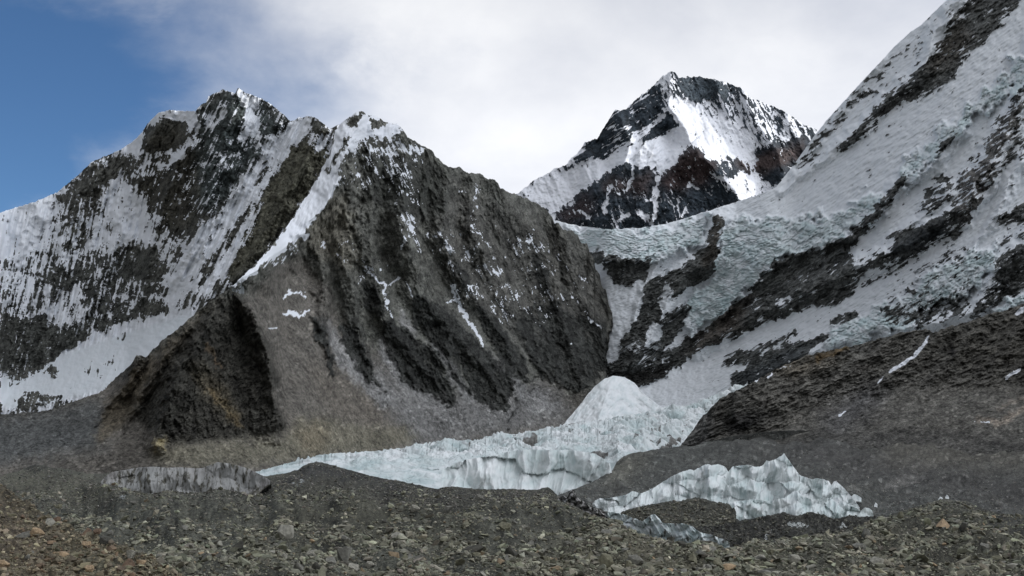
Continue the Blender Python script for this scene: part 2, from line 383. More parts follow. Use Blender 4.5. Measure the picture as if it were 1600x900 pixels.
# ================================================================== FAR SNOW PEAK behind the saddle
def far_peak():
    top = [(760,330),(812,300),(833,283),(865,265),(883,258),(901,240),(915,222),(933,217),(951,187),(961,172),(976,171),(1000,151),(1022,133),(1036,117),(1048,112),(1056,114),(1061,121),(1093,120),(1121,124),(1139,130),(1157,137),(1175,153),(1199,164),(1221,171),(1242,185),(1260,197),(1274,201),(1310,235),(1400,300)]
    g = Relief(780, 1330, top, [(0, 420), (2000, 420)], 1.15, jag=3.0, jagscale=7, seed=3)
    px, py = g.px, g.py
    S = sheet(0.3)
    P_(S,-.45,[(887,262),(951,180),(1022,128),(1040,151),(1040,172),(1008,197),(972,222),(940,251),(922,247),(887,268)],3)
    P_(S,.95,[(812,300),(887,268),(940,253),(993,233),(958,268),(922,289),(887,318),(858,328)],3)
    P_(S,-.9,[(1056,114),(1121,122),(1160,138),(1157,153),(1136,158),(1100,152),(1075,156),(1061,144)],3)
    P_(S,.08,[(1100,158),(1157,150),(1165,140),(1221,170),(1280,203),(1242,224),(1200,222),(1171,187)],5)
    P_(S,.95,[(1043,172),(1066,150),(1100,175),(1150,195),(1189,222),(1182,247),(1121,256),(1079,222)],4)
    P_(S,.75,[(993,233),(1029,214),(1075,204),(1079,222),(1029,278),(1000,262),(979,258)],3)
    P_(S,-.9,[(1043,178),(1064,197),(1029,212),(997,228),(1008,213)],2)
    P_(S,-.62,[(860,350),(885,320),(922,285),(958,265),(979,258),(1000,264),(1022,261),(1029,279),(1079,226),(1118,254),(1153,244),(1171,265),(1207,293),(1180,330),(1100,380),(850,380)],3)
    P_(S,-.75,[(1182,233),(1224,225),(1275,208),(1290,240),(1239,265),(1210,293),(1185,268)],3)
    P_(S,.8,[(1160,266),(1172,268),(1210,293),(1157,318),(1140,290)],2)
    for pts, w in [([(1029,279),(1022,300),(1025,325),(1018,350)],7),([(988,262),(985,285),(978,300)],5),([(1040,262),(1060,245)],5),([(1080,290),(1092,296)],6),([(952,290),(945,330)],5),
                   ([(1030,300),(1010,315)],5),([(1075,318),(1070,335)],6),([(1110,270),(1125,280),(1143,282)],4),([(960,345),(985,335)],6),([(905,330),(925,345)],6),([(1000,330),(1012,345)],8)]:
        S_(S,.55,pts,w,3)
    T = Tint((48,54,59),1.7)
    T.p((66,55,53),[(1025,286),(1079,229),(1121,258),(1110,286),(1050,300)],6)
    T.p((64,56,55),[(985,280),(1025,261),(1010,305),(940,300),(950,275)],6); T.p((62,54,54),[(870,335),(920,300),(930,330),(880,350)],6)
    T.p((68,58,55),[(1140,250),(1180,240),(1230,232),(1260,215),(1250,250),(1180,275)],6)
    T.p((60,66,70),[(1060,118),(1160,135),(1150,158),(1070,155)],4)
    D = g.climb(5600.0, 0.85)
    ribx = curve([(100,1048),(165,1044),(205,1072),(225,1080),(290,1075),(380,1060)])(py)
    side = px - ribx
    D += np.where(side > 0, side * 3.2, -side * 2.3)
    for pts, a, w in [([(961,172),(985,220),(975,262),(950,330)],260,60),([(1079,225),(1110,258),(1150,300),(1160,350)],230,45),([(1157,137),(1180,190),(1215,235),(1230,290)],190,35),([(1221,171),(1245,215),(1262,250)],120,28),
                      ([(1029,212),(1010,262),(1000,330)],120,30),([(1116,122),(1140,190)],80,20),([(905,238),(930,300)],130,35)]:
        D = spur(D, px, py, pts, a, w)
    rb = Ribs(770, 90, 1340, 430, 5.0, 5)
    for p, h0, h1, f in [([(1048,112),(1043,165),(1072,200),(1080,228),(1050,270),(1020,345)],150,40,(-.3,1)),([(1080,228),(1118,256),(1150,300),(1165,350)],110,30,(.3,1)),([(961,172),(985,222),(972,270),(950,340)],110,20,(-.2,1)),
                         ([(1116,122),(1140,180),(1160,230)],80,10,(.3,1)),([(1157,137),(1185,190),(1215,240),(1230,290)],110,20,(.3,1)),([(1221,171),(1245,215),(1262,255)],80,10,(.3,1)),([(915,222),(935,270),(920,330)],80,10,(.1,1)),([(1000,151),(1012,200),(1002,262),(990,330)],80,15,(0,1))]:
        rb.tree(p, h0, h1, f, 2, 22)
    HR = rb.get(*warp(px, py, 3, 18, 1.2, 6, 31)); D -= HR
    a, c = rot(px, py, 1, -0.62)
    a2, c2 = rot(px, py, 0.5, 1)
    left = sstep(-side, -10, 40)
    st1 = fbm(a / 34, c / 5, 4, 1, .6); st2 = fbm(a2 / 24, c2 / 6, 4, 5, .6)
    low = sstep(py, 225, 275)
    stk = st1 * left * (1 - low) + st2 * (1 - left * (1 - low))
    bl = fbm(px / 14, py / 12, 5, 9, .62)
    wx, wy = warp(px, py, 5, 20, 2.5, 6, 2)
    fs = fbm(a / 9, c / 2.6, 3, 301, .7) * left * (1 - low) + fbm(a2 / 9, c2 / 2.8, 3, 302, .7) * (1 - left * (1 - low))
    s = sample(S, wx, wy) + 0.75 * stk + .5 * fs + 0.6 * bl * (0.4 + 0.8 * low)
    s0 = sample(S, wx, wy); dr = left * (1 - low); s = s + np.where(s0 < 0, 1.0, 0) * (veins(a, c, 40, 9, 401) * dr + veins(a2, c2, 34, 10, 402) * (1 - dr)) - np.where(s0 > 0, .9, 0) * veins(a2, c2, 30, 8, 403) * (px > 1040)
    snow = sstep(s, -0.07, 0.10)
    rockm = 1 - snow
    D -= rockm * (10 + 24 * np.abs(fbm(px / 9, py / 11, 4, 21, .6))) + stk * 16 + 50 * ridged(px / 60, py / 50, 4, 8) - 14 * bl
    rt, rz = rocktex(px, py, .6, 1, 501, .7); D -= rockm * rz * 7
    rock = T.get(wx, wy) * (np.clip(rt, .35, 2) + 0.35 * bl)[..., None]
    o = g.finish('mountain', D, terrain_mat('far_peak_rock_and_snow', 4.2, 0.7, 1.5, snow=(0.80,0.82,0.86)), rock, snow, back=2500, backtan=0.8)
    tag(o, 'distant pyramid-shaped snowy peak with dark rock bands standing behind the ice saddle', 'mountain', kind='structure')
far_peak()

# ================================================================== LEFT SNOW WALL
def left_wall():
    top = [(-900,560),(-500,450),(-300,395),(-100,350),(0,332),(55,315),(90,300),(120,275),(145,252),(190,233),(215,215),(235,188),(248,176),(265,172),(305,174),(312,165),(322,160),(326,150),(335,146),(348,140),(360,143),(367,146),(372,137),(385,146),(398,150),(410,155),(420,160),(430,168),(445,180),(455,191),(465,184),(480,182),(492,183),(505,193),(515,201),(530,195),(560,190),(640,230),(760,300),(820,340)]
    g = Relief(-800, 760, top, [(-900, 690), (0, 680), (300, 660), (800, 600)], 1.3, jag=2.2, jagscale=6, seed=5)
    px, py = g.px, g.py
    S = sheet(0.12)
    P_(S,.75,[(-240,300),(60,308),(122,284),(95,330),(70,400),(30,440),(-240,480)],8)
    P_(S,-.35,[(-240,470),(0,420),(20,430),(0,640),(-240,640)],12)
    P_(S,-.75,[(88,305),(145,256),(195,244),(228,247),(215,262),(180,268),(165,300),(172,320),(140,315),(110,325)],4)
    P_(S,-.6,[(100,320),(150,322),(135,345),(100,345)],5)
    P_(S,-1,[(220,222),(240,190),(262,182),(294,196),(300,212),(284,226),(262,236),(240,240),(222,236)],2.5)
    P_(S,1,[(232,192),(248,172),(310,170),(310,200),(296,198),(262,183),(248,184),(238,196)],1.5)
    P_(S,.8,[(190,236),(215,212),(226,206),(222,236),(205,240)],2)
    P_(S,-.55,[(311,168),(330,150),(345,142),(366,148),(372,140),(382,165),(375,215),(372,240),(352,258),(340,300),(330,330),(300,332),(290,300),(300,250),(310,215)],4)
    P_(S,.25,[(318,170),(352,165),(356,182),(330,205),(318,200)],3)
    P_(S,-.62,[(196,288),(240,262),(300,236),(345,250),(330,320),(318,345),(300,372),(268,372),(245,340),(205,318)],5)
    P_(S,-.5,[(240,240),(285,240),(262,275),(230,285)],5)
    P_(S,.6,[(300,212),(312,215),(288,240),(262,262),(252,262),(270,240)],2.5)
    P_(S,.62,[(178,275),(212,292),(238,330),(240,390),(170,402),(135,392),(160,320)],5)
    P_(S,.75,[(374,140),(398,150),(420,160),(415,168),(398,170),(412,205),(395,215),(380,190),(378,160)],2)
    P_(S,-.5,[(400,162),(420,160),(455,190),(445,210),(425,214),(405,208),(402,180)],2)
    P_(S,.82,[(456,190),(500,184),(478,210),(462,225),(430,265),(412,300),(395,340),(370,395),(335,440),(295,485),(262,500),(262,455),(285,400),(318,352),(355,305),(385,262),(405,236),(430,222)],3)
    P_(S,-.55,[(392,232),(412,235),(395,262),(375,275),(345,332),(318,348),(322,320),(345,280),(372,245)],3)
    S_(S,-.5,[(398,320),(372,352),(345,395),(322,420)],12,6)
    S_(S,-.45,[(420,262),(400,290)],7,4); S_(S,-.6,[(340,395),(318,440)],8,4)
    P_(S,-1,[(462,226),(480,210),(494,202),(500,196),(517,206),(517,239),(486,294),(465,329),(431,377),(400,411),(372,440),(350,440),(378,400),(398,350),(412,305),(434,266)],2.5)
    P_(S,.45,[(482,206),(518,200),(520,226),(500,236),(484,236)],3); P_(S,-.9,[(490,184),(505,190),(514,206),(496,214),(488,200)],1.5)
    P_(S,.2,[(0,395),(60,400),(110,395),(90,470),(60,500),(0,500)],8)
    P_(S,-.42,[(60,425),(120,400),(200,400),(262,410),(240,460),(180,470),(120,450),(60,460)],8)
    P_(S,-.8,[(184,378),(225,380),(250,400),(258,425),(225,440),(190,430)],5); P_(S,-.7,[(78,455),(108,440),(102,470),(82,480)],4)
    P_(S,-.85,[(0,520),(20,500),(60,490),(90,515),(128,505),(138,532),(100,552),(40,592),(0,592)],5)
    P_(S,-.85,[(134,512),(150,495),(178,500),(182,515),(155,530),(138,525)],3); P_(S,-.7,[(200,478),(250,466),(262,480),(240,502),(205,502)],4)
    P_(S,-.6,[(172,475),(195,468),(205,500),(180,512)],4); P_(S,-.55,[(282,470),(300,455),(312,462),(290,500),(278,506)],4)
    P_(S,.5,[(68,480),(125,440),(130,500),(100,512),(80,505)],6)
    P_(S,.95,[(8,600),(30,606),(60,580),(100,552),(140,528),(175,508),(205,500),(262,496),(300,480),(300,520),(250,560),(180,600),(120,632),(85,622),(60,612),(22,616)],2.5)
    P_(S,.2,[(98,606),(118,578),(130,556),(195,550),(205,562),(178,585),(140,602),(110,612)],4)
    P_(S,-.85,[(66,580),(84,569),(94,574),(82,592)],2); P_(S,-.5,[(18,622),(60,614),(100,616),(78,632),(30,642)],3); P_(S,.6,[(0,590),(14,598),(30,640),(0,645)],4)
    P_(S,-.8,[(175,530),(200,516),(212,522),(190,540)],3,.5)
    T = Tint((66,65,60),2.3)
    T.p((54,52,46),[(215,215),(300,180),(345,250),(320,350),(250,370),(200,300)],10); T.p((70,68,58),[(450,230),(517,200),(517,260),(400,411),(340,450),(390,340)],5)
    T.p((56,60,58),[(311,168),(372,140),(455,190),(430,215),(340,330),(310,330)],8); T.p((62,62,58),[(0,400),(260,400),(200,520),(0,600)],12)
    tn = sheet(1.35); P_(tn,2.2,[(215,222),(300,180),(455,190),(400,240),(320,350),(250,360)],14); P_(tn,.42,[(0,590),(100,550),(262,496),(320,480),(200,600),(60,640),(0,640)],6)
    D = g.climb([(-900,3300),(-300,3200),(0,3100),(300,2750),(560,2500),(800,2450)], sample(tn, px, py))
    # ribs and couloirs
    rb = Ribs(-820, 120, 780, 720, 3.0, 6)
    for p, h0, h1, f in [([(372,138),(352,200),(345,260),(318,345),(285,410),(262,450)],125,30,(-.35,1)),([(248,174),(228,225),(205,300),(180,380),(140,470),(100,540)],105,30,(-.2,1)),([(145,252),(118,320),(95,400),(70,480),(40,560)],95,30,(-.15,1)),
                         ([(440,178),(405,235),(370,300),(335,345),(318,400)],70,20,(-.5,1)),([(507,192),(485,240),(455,290),(425,350),(385,420),(350,450)],85,20,(-.5,1)),([(55,315),(30,400),(0,480),(-20,560)],80,20,(-.1,1)),
                         ([(312,165),(300,215),(272,270),(255,330),(235,400),(215,480)],85,20,(-.3,1)),([(190,233),(170,290),(150,350),(140,420)],55,10,(-.1,1)),([(-60,345),(-70,450),(-90,560)],80,20,(-.1,1)),([(420,160),(408,205)],35,10,(-.3,1)),([(-200,370),(-220,480),(-230,600)],80,20,(0,1))]:
        rb.tree(p, h0, h1, f, 2, 24)
    HR = rb.get(*warp(px, py, 4, 20, 1.6, 7, 32)); D -= HR * (.35 + .65 * sstep(sample(tn, px, py), .5, 1.0))
    a, c = rot(px, py, -0.48, 1); a2, c2 = rot(px, py, -0.22, 1)
    lf = sstep(px, 330, 180)
    stk = 1.15 * (fbm(a / 66, c / 4.6, 4, 31, .6) * (1 - lf) + fbm(a2 / 52, c2 / 4.6, 4, 33, .6) * lf)
    bl = fbm(px / 17, py / 14, 5, 39, .62)
    wx, wy = warp(px, py, 6, 24, 2.8, 7, 4)
    shelf = sstep(sample(tn, px, py), .9, .5)
    S0 = sample(S, wx, wy)
    fs = fbm(a / 15, c / 3.2, 3, 303, .7) * (1 - lf) + fbm(a2 / 15, c2 / 3.2, 3, 304, .7) * lf
    a3, c3 = rot(px, py, 1, .22); led = veins(a3, c3, 26, 7, 451, .14)
    s = S0 * 1.15 + (0.9 * stk + .24 * fs + 0.95 * bl) * (1 - .6 * shelf) + .75 * led * (S0 < 0) * (S0 > -.93)
    vA = veins(a, c, 46, 9, 411) * (1 - lf) + veins(a2, c2, 46, 9, 412) * lf; vB = veins(a, c, 38, 7, 413) * (1 - lf) + veins(a2, c2, 38, 7, 414) * lf
    s = s + np.where(S0 < 0, 1.0, 0) * vA * (S0 > -.93) - np.where(S0 > 0, .85, 0) * vB * (S0 < .9) * (1 - shelf)
    snow = sstep(s, -0.06, 0.12); rm = 1 - snow
    flute = fbm(a2 / 60, c2 / 5.5, 2, 421, .5) * lf + fbm(a / 60, c / 5.5, 2, 422, .5) * (1 - lf); D -= flute * 14 * (1 - shelf) * snow
    D -= rm * (3 + 11 * np.abs(fbm(px / 8, py / 9, 4, 41, .65)) + 4 * fs) + stk * 6 * (1 - shelf) + 8 * ridged(c / 46, a / 130, 4, 43) + bl * 6
    rt, rz = rocktex(px, py, -.3, 1, 502, .9); D -= rm * rz * 5
    rock = T.get(wx, wy) * np.clip(np.clip(rt, .35, 2) + 0.45 * bl + .2 * stk, .25, 2.2)[..., None]
    o = g.finish('mountain', D, terrain_mat('left_wall_rock_and_snow', 2.4, 0.8, 1.4), rock, snow, shelf * .25, back=1500, backtan=1.0)
    tag(o, 'long snow-streaked mountain wall with corniced summit rising under blue sky', 'mountain', kind='structure')
left_wall()

# ================================================================== CENTRAL ROCK RIDGE with its spurs and scree
def central_ridge():
    top = [(-900,740),(-500,705),(-200,668),(0,647),(70,642),(115,627),(160,612),(180,590),(200,575),(213,557),(220,556),(228,558),(250,535),(285,508),(310,484),(334,465),(338,463),(346,459),(354,453),(360,449),(367,443),(376,434),(400,411),(431,377),(465,329),(486,294),(515,241),(522,206),(530,196),(545,183),(553,178),(560,174),(568,176),(579,181),(590,183),(599,190),(620,194),(629,203),(637,214),(648,220),(661,229),(675,234),(682,246),(696,257),(706,262),(711,263),(718,260),(727,270),(739,270),(754,273),(763,281),(773,280),(782,293),(794,300),(812,306),(840,318),(854,327),(862,339),(867,350),(873,349),(880,359),(892,360),(903,368),(908,379),(917,380),(922,396),(928,402),(930,421),(937,427),(940,447),(947,454),(951,477),(957,490),(959,520),(959,600)]
    g = Relief(-800, 958, top, [(-900,770),(0,770),(600,760),(800,740),(963,700)], 1.3, jag=3.2, jagscale=8, seed=9)
    px, py = g.px, g.py
    S = sheet(-1.0); Rg = sheet(1.0); tn = sheet(1.75)
    scree = [(-240,640),(0,645),(115,625),(190,580),(262,540),(300,520),(380,470),(440,410),(470,400),(500,430),(545,520),(600,560),(650,600),(720,625),(800,620),(850,590),(890,615),(963,620),(963,780),(-240,780)]
    P_(Rg,.12,scree,5); P_(tn,.64,scree,8)
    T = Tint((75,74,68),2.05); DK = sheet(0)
    T.p((70,68,63),[(660,260),(960,400),(963,620),(700,480)],16)
    T.p((92,88,78),[(500,330),(540,300),(560,420),(490,395),(470,365)],8); T.p((62,62,56),[(560,240),(700,262),(690,330),(600,320)],10)
    T.p((76,72,66),scree,6)
    T.p((62,62,60),[(-240,650),(0,650),(115,632),(160,620),(170,700),(-240,760)],10)
    T.p((76,71,64),[(470,560),(620,600),(640,640),(600,680),(520,650)],12)
    T.p((84,82,79),[(560,560),(680,620),(860,600),(900,660),(640,700)],10)
    for q in [[(600,520),(640,580),(700,640),(680,650),(620,600),(590,550)],[(690,540),(720,585),(742,628),(725,630),(700,590),(668,530)],[(760,545),(800,590),(830,605),(880,640),(830,650),(790,600)],[(500,490),(560,560),(625,620),(600,640),(520,560)],[(625,480),(640,505),(655,520),(640,525),(620,500)]]: T.p((96,94,91), q, 3)
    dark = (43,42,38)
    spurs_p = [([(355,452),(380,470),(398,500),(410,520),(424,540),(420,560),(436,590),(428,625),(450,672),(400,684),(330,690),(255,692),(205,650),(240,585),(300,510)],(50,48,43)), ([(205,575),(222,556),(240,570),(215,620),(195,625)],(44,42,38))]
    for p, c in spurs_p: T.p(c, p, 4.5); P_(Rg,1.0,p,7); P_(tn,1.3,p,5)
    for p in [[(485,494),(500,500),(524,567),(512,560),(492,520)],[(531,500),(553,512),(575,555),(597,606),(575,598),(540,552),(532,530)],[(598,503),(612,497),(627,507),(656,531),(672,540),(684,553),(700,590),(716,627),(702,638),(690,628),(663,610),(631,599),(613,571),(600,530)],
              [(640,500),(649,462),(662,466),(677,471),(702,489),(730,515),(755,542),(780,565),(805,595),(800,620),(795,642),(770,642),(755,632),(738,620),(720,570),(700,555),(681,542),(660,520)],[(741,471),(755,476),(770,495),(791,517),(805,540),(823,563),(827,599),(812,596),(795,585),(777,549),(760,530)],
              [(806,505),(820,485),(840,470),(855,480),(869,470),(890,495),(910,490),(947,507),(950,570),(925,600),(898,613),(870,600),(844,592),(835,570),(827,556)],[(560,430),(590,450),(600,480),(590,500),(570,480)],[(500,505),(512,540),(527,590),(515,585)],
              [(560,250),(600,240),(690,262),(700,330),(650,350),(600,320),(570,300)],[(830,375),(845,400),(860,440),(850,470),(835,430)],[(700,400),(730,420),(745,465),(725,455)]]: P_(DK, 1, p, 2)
    T.p((84,76,60),[(300,560),(345,600),(380,660),(350,650),(310,600)],7,.5)
    S_(Rg,.3,[(315,530),(330,560),(345,590)],5,4)
    T.s_((108,92,74),[(322,536),(332,556),(342,576)],3,3,.8); T.s_((100,86,62),[(330,610),(352,635),(375,665)],9,8,.6)
    T.p((70,64,54),[(160,640),(200,590),(285,510),(350,455),(300,510),(240,590),(205,650),(150,700)],5)
    bank = [(232,697),(300,694),(450,682),(462,655),(500,652),(530,658),(560,668),(640,668),(650,690),(600,704),(500,716),(430,724),(300,728),(240,722)]
    T.p((84,80,69),bank,7); T.p((90,83,69),[(460,672),(500,655),(520,690),(480,712)],8); P_(tn,.85,bank,5); P_(Rg,.22,bank,7)
    T.p((118,108,84),[(240,684),(258,684),(260,702),(242,702)],2)
    # snow
    P_(S,.95,[(524,196),(553,176),(560,174),(580,182),(600,190),(626,198),(640,214),(612,222),(585,214),(566,222),(545,240),(531,262),(527,298),(503,329),(475,362),(450,387),(420,408),(396,428),(378,440),(372,440),(400,411),(431,377),(465,329),(486,294),(515,241)],2)
    S_(S,.8,[(410,408),(385,430),(366,446)],9,3)
    P_(S,.12,[(560,205),(640,216),(675,238),(650,252),(625,240),(590,242),(560,235),(535,262)],5); P_(S,-.32,[(530,262),(560,232),(650,250),(660,290),(640,380),(625,370),(620,300),(560,300)],10)
    P_(S,-.9,[(577,186),(605,190),(608,200),(580,202)],2); P_(S,-.8,[(626,202),(640,212),(636,222),(618,218)],2); P_(S,-.7,[(545,182),(566,178),(560,198),(540,200)],2)
    P_(S,-.5,[(540,212),(552,212),(515,268),(508,268)],2)
    P_(S,.6,[(472,358),(486,368),(478,378),(468,368)],2); P_(S,-.1,[(420,405),(450,388),(470,370),(460,400),(430,425),(400,430)],4)
    for pts, w, v in [([(688,366),(700,380),(705,405),(709,440),(712,462)],6,.75),([(709,455),(718,478),(732,500),(755,538)],5,.75),([(697,470),(712,470),(722,488)],4,.6),
        ([(560,402),(574,420),(590,438),(600,445),(604,472)],6,.55),([(625,430),(607,446)],5,.5),([(632,440),(644,462)],4,.6),([(604,478),(612,496)],4,.5),([(445,468),(455,455),(465,456),(478,463)],5,.6),
        ([(443,488),(455,492),(470,493),(480,484)],6,.5),([(420,512),(432,515)],3,.5),([(492,372),(545,412)],5,.1),([(636,368),(630,385)],6,.35),([(644,340),(648,375),(655,395)],9,-.1),([(668,366),(700,372)],8,.2),
        ([(832,360),(822,385),(800,405),(782,425)],7,.15),([(756,412),(770,425),(786,418)],9,.1),([(716,300),(730,300)],5,.1),([(748,290),(740,330),(738,360)],8,-.25),([(795,470),(810,460)],5,.3),
        ([(800,490),(812,500)],5,.25),([(898,466),(905,475)],6,.5),([(905,480),(925,502),(940,512)],3,.4),([(905,430),(920,440)],4,.2),([(560,440),(600,400)],4,-.2),([(586,420),(598,425)],4,.4),([(770,480),(780,492)],4,.2)]:
        S_(S,v,pts,w,3)
    P_(S,-.42,[(680,365),(840,355),(905,420),(900,480),(800,520),(700,460)],14,.8); P_(S,-.6,[(500,370),(600,395),(600,430),(540,415)],8,.8)
    # distance
    D = g.climb([(-900,880),(0,900),(300,900),(450,980),(620,1230),(760,1450),(880,1680),(963,1850)], sample(tn, px, py))
    D += 160 * sstep(px, 620, 900) * sstep(py, 620, 420)
    rb = Ribs(-820, 150, 980, 790, 1.4, 8)
    for p, h0, h1, f, g_ in [([(560,176),(531,257),(503,329),(474,362),(450,385),(400,425),(357,452)],60,62,(.25,1),26),([(357,452),(322,510),(275,590),(245,692)],64,30,(-.1,1),24),([(357,452),(392,485),(415,535),(424,600),(432,665)],50,4,(.35,1),20),
          ([(474,362),(500,410),(512,470),(500,505),(524,570)],44,0,(.3,1),24),([(530,375),(545,430),(552,500),(575,555),(597,608)],46,0,(.35,1),22),([(585,200),(578,300),(575,400),(592,460),(605,505),(645,560),(684,600),(716,636)],56,0,(.35,1),26),
          ([(640,215),(630,280),(622,330),(640,400),(657,462),(700,515),(760,575),(800,642)],76,4,(.35,1),28),([(700,520),(700,560),(742,625)],40,0,(.3,1),16),([(700,262),(690,350),(715,420),(747,470),(787,530),(824,602)],66,2,(.35,1),26),
          ([(737,272),(737,360),(775,440),(808,500),(835,560),(862,602)],62,4,(.35,1),26),([(777,283),(800,330),(835,368),(850,430),(869,478),(892,540),(908,602)],84,6,(.3,1),26),([(873,353),(890,400),(905,452),(935,505),(950,560)],70,10,(.3,1),22),
          ([(670,234),(660,300),(668,360)],50,20,(.2,1),22),([(610,200),(600,290),(600,370)],48,10,(.1,1),22),([(545,240),(545,300),(535,370)],46,20,(.1,1),20),([(812,306),(850,360),(862,400)],50,20,(.3,1),20),
          ([(210,560),(190,610),(150,665)],40,4,(-.4,1),20),([(300,510),(255,560),(215,620),(190,680)],44,4,(-.4,1),20),([(640,580),(655,612)],14,0,(.3,1),12),([(922,391),(935,450),(950,500)],44,8,(.2,1),18)]:
        rb.tree(p, h0, h1, f, 2, g_)
    HR = rb.get(*warp(px, py, 4, 20, 1.6, 6, 33)); D -= HR
    lowz = sstep(py, 400, 470) * sstep(px, 455, 480)          # where spurs alternate with scree fans
    rg = sample(Rg, *warp(px, py, 5, 16, 2, 6, 3)); nz = fbm(px / 10, py / 14, 4, 58, .6)
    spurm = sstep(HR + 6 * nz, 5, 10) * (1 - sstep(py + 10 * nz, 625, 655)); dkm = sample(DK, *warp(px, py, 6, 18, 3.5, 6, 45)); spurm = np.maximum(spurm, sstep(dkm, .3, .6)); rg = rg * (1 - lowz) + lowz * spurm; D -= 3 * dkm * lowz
    fx_, fy_ = warp(px, py, 5, 18, 3, 6, 46)
    for p, h, wl, wr in [([(498,494),(508,525),(526,572)],12,14,5),([(548,506),(575,552),(600,610)],20,26,6),([(618,492),(656,530),(686,556),(702,592),(720,632)],34,50,8),([(655,460),(702,487),(757,542),(808,598),(800,642)],40,52,9),
                         ([(748,468),(791,515),(824,562),(830,603)],30,34,8),([(806,440),(842,490),(862,545),(872,600)],30,34,10),([(868,462),(895,505),(915,555),(920,605)],30,36,10),([(905,448),(935,500),(950,550)],24,28,9),
                         ([(590,400),(604,450),(606,500)],22,26,8),([(690,380),(716,430),(742,470)],24,26,8),([(775,380),(806,440),(812,480)],24,26,8),([(838,368),(868,420),(880,465)],26,28,9),([(640,240),(626,330),(640,400)],30,30,14),([(700,270),(692,340),(700,390)],26,28,12),([(560,240),(556,330),(566,400)],24,26,12),([(737,285),(742,350),(760,400)],26,28,12),
                         ([(357,452),(392,487),(412,540),(424,600),(432,660)],26,40,14)]:
        D = fin(D, fx_, fy_, p, h, wl, wr)
    right = sstep(px, 380, 560)
    edge = np.interp(py, [440, 480, 515, 560, 600, 640, 700], [990, 962, 953, 945, 946, 958, 990]) + 5 * fbm(py / 14, px / 40, 4, 64, .65)
    D += 420 * sstep(px - edge, -1, 9)
    a, c = rot(px, py, 0.42, 1); a2, c2 = rot(px, py, -0.75, 1)
    stk = fbm(a / 34, c / 5.5, 4, 51, .6) * right + fbm(a2 / 34, c2 / 5.5, 4, 52, .6) * (1 - right)
    vert = fbm(px / 5, py / 30, 4, 53, .6)
    bl = fbm(px / 15, py / 15, 5, 54, .62)
    rid = ridged(c / 26, a / 70, 5, 55, .6) * right + ridged(c2 / 26, a2 / 70, 5, 56, .6) * (1 - right)
    up = sstep(py, 460, 380)
    fs = fbm(a / 10, c / 2.4, 3, 305, .7) * right + fbm(a2 / 10, c2 / 2.4, 3, 306, .7) * (1 - right)
    s = sample(S, *warp(px, py, 5, 18, 2.6, 6, 7)) + (.6 * stk + .5 * fs + .75 * bl) * (1 - .5 * (rg < .3)) + .12 * (rid - .5)
    S0 = sample(S, px, py); s = s + np.where((S0 > -.93) & (S0 < .3), .8, 0) * (veins(a, c, 40, 8, 431) * right + veins(a2, c2, 40, 8, 432) * (1 - right)) + .5 * (veins(a, c, 60, 26, 433, .05) * right) * (px > 560) * (py > 330) * (py < 560) * (rg > .5)
    snow = sstep(s, -.06, .12)
    D -= rg * (3 * rid + 3 * stk + 3.5 * np.abs(fbm(px / 9, py / 10, 4, 57, .65)) + 3 * vert * up + 1.6 * fs) * (1 - .75 * snow) + (1 - rg) * (.7 * stk + 1.8 * bl)
    rt, rz = rocktex(px, py, .35, 1, 503, 1.0); D -= rg * (1 - snow) * rz * 2.2
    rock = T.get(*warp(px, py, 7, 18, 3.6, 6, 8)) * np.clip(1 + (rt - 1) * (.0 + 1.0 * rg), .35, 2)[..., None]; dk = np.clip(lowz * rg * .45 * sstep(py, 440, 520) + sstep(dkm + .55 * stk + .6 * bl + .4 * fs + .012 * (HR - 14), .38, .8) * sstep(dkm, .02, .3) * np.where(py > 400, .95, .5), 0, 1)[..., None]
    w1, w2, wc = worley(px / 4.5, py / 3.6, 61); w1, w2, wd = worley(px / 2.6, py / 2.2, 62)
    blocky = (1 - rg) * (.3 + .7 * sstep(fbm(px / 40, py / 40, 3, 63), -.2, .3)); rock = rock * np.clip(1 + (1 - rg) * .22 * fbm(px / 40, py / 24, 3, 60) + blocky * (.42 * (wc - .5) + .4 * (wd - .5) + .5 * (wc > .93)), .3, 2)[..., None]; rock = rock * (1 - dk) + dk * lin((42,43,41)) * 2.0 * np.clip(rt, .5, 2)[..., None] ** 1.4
    rock = rock * (1 + rg * .38 * bl + (.03 + .17 * rg) * stk + .14 * rg * up * vert + .15 * rg * fs + (1 - rg) * .3 * fbm(px / 3.2, py / 2.6, 3, 59, .8))[..., None]
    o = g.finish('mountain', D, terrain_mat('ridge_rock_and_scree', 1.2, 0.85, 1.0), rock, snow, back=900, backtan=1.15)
    tag(o, 'dark brown rock ridge in the middle with a snow rib, steep spurs and grey scree', 'mountain', kind='structure')
central_ridge()

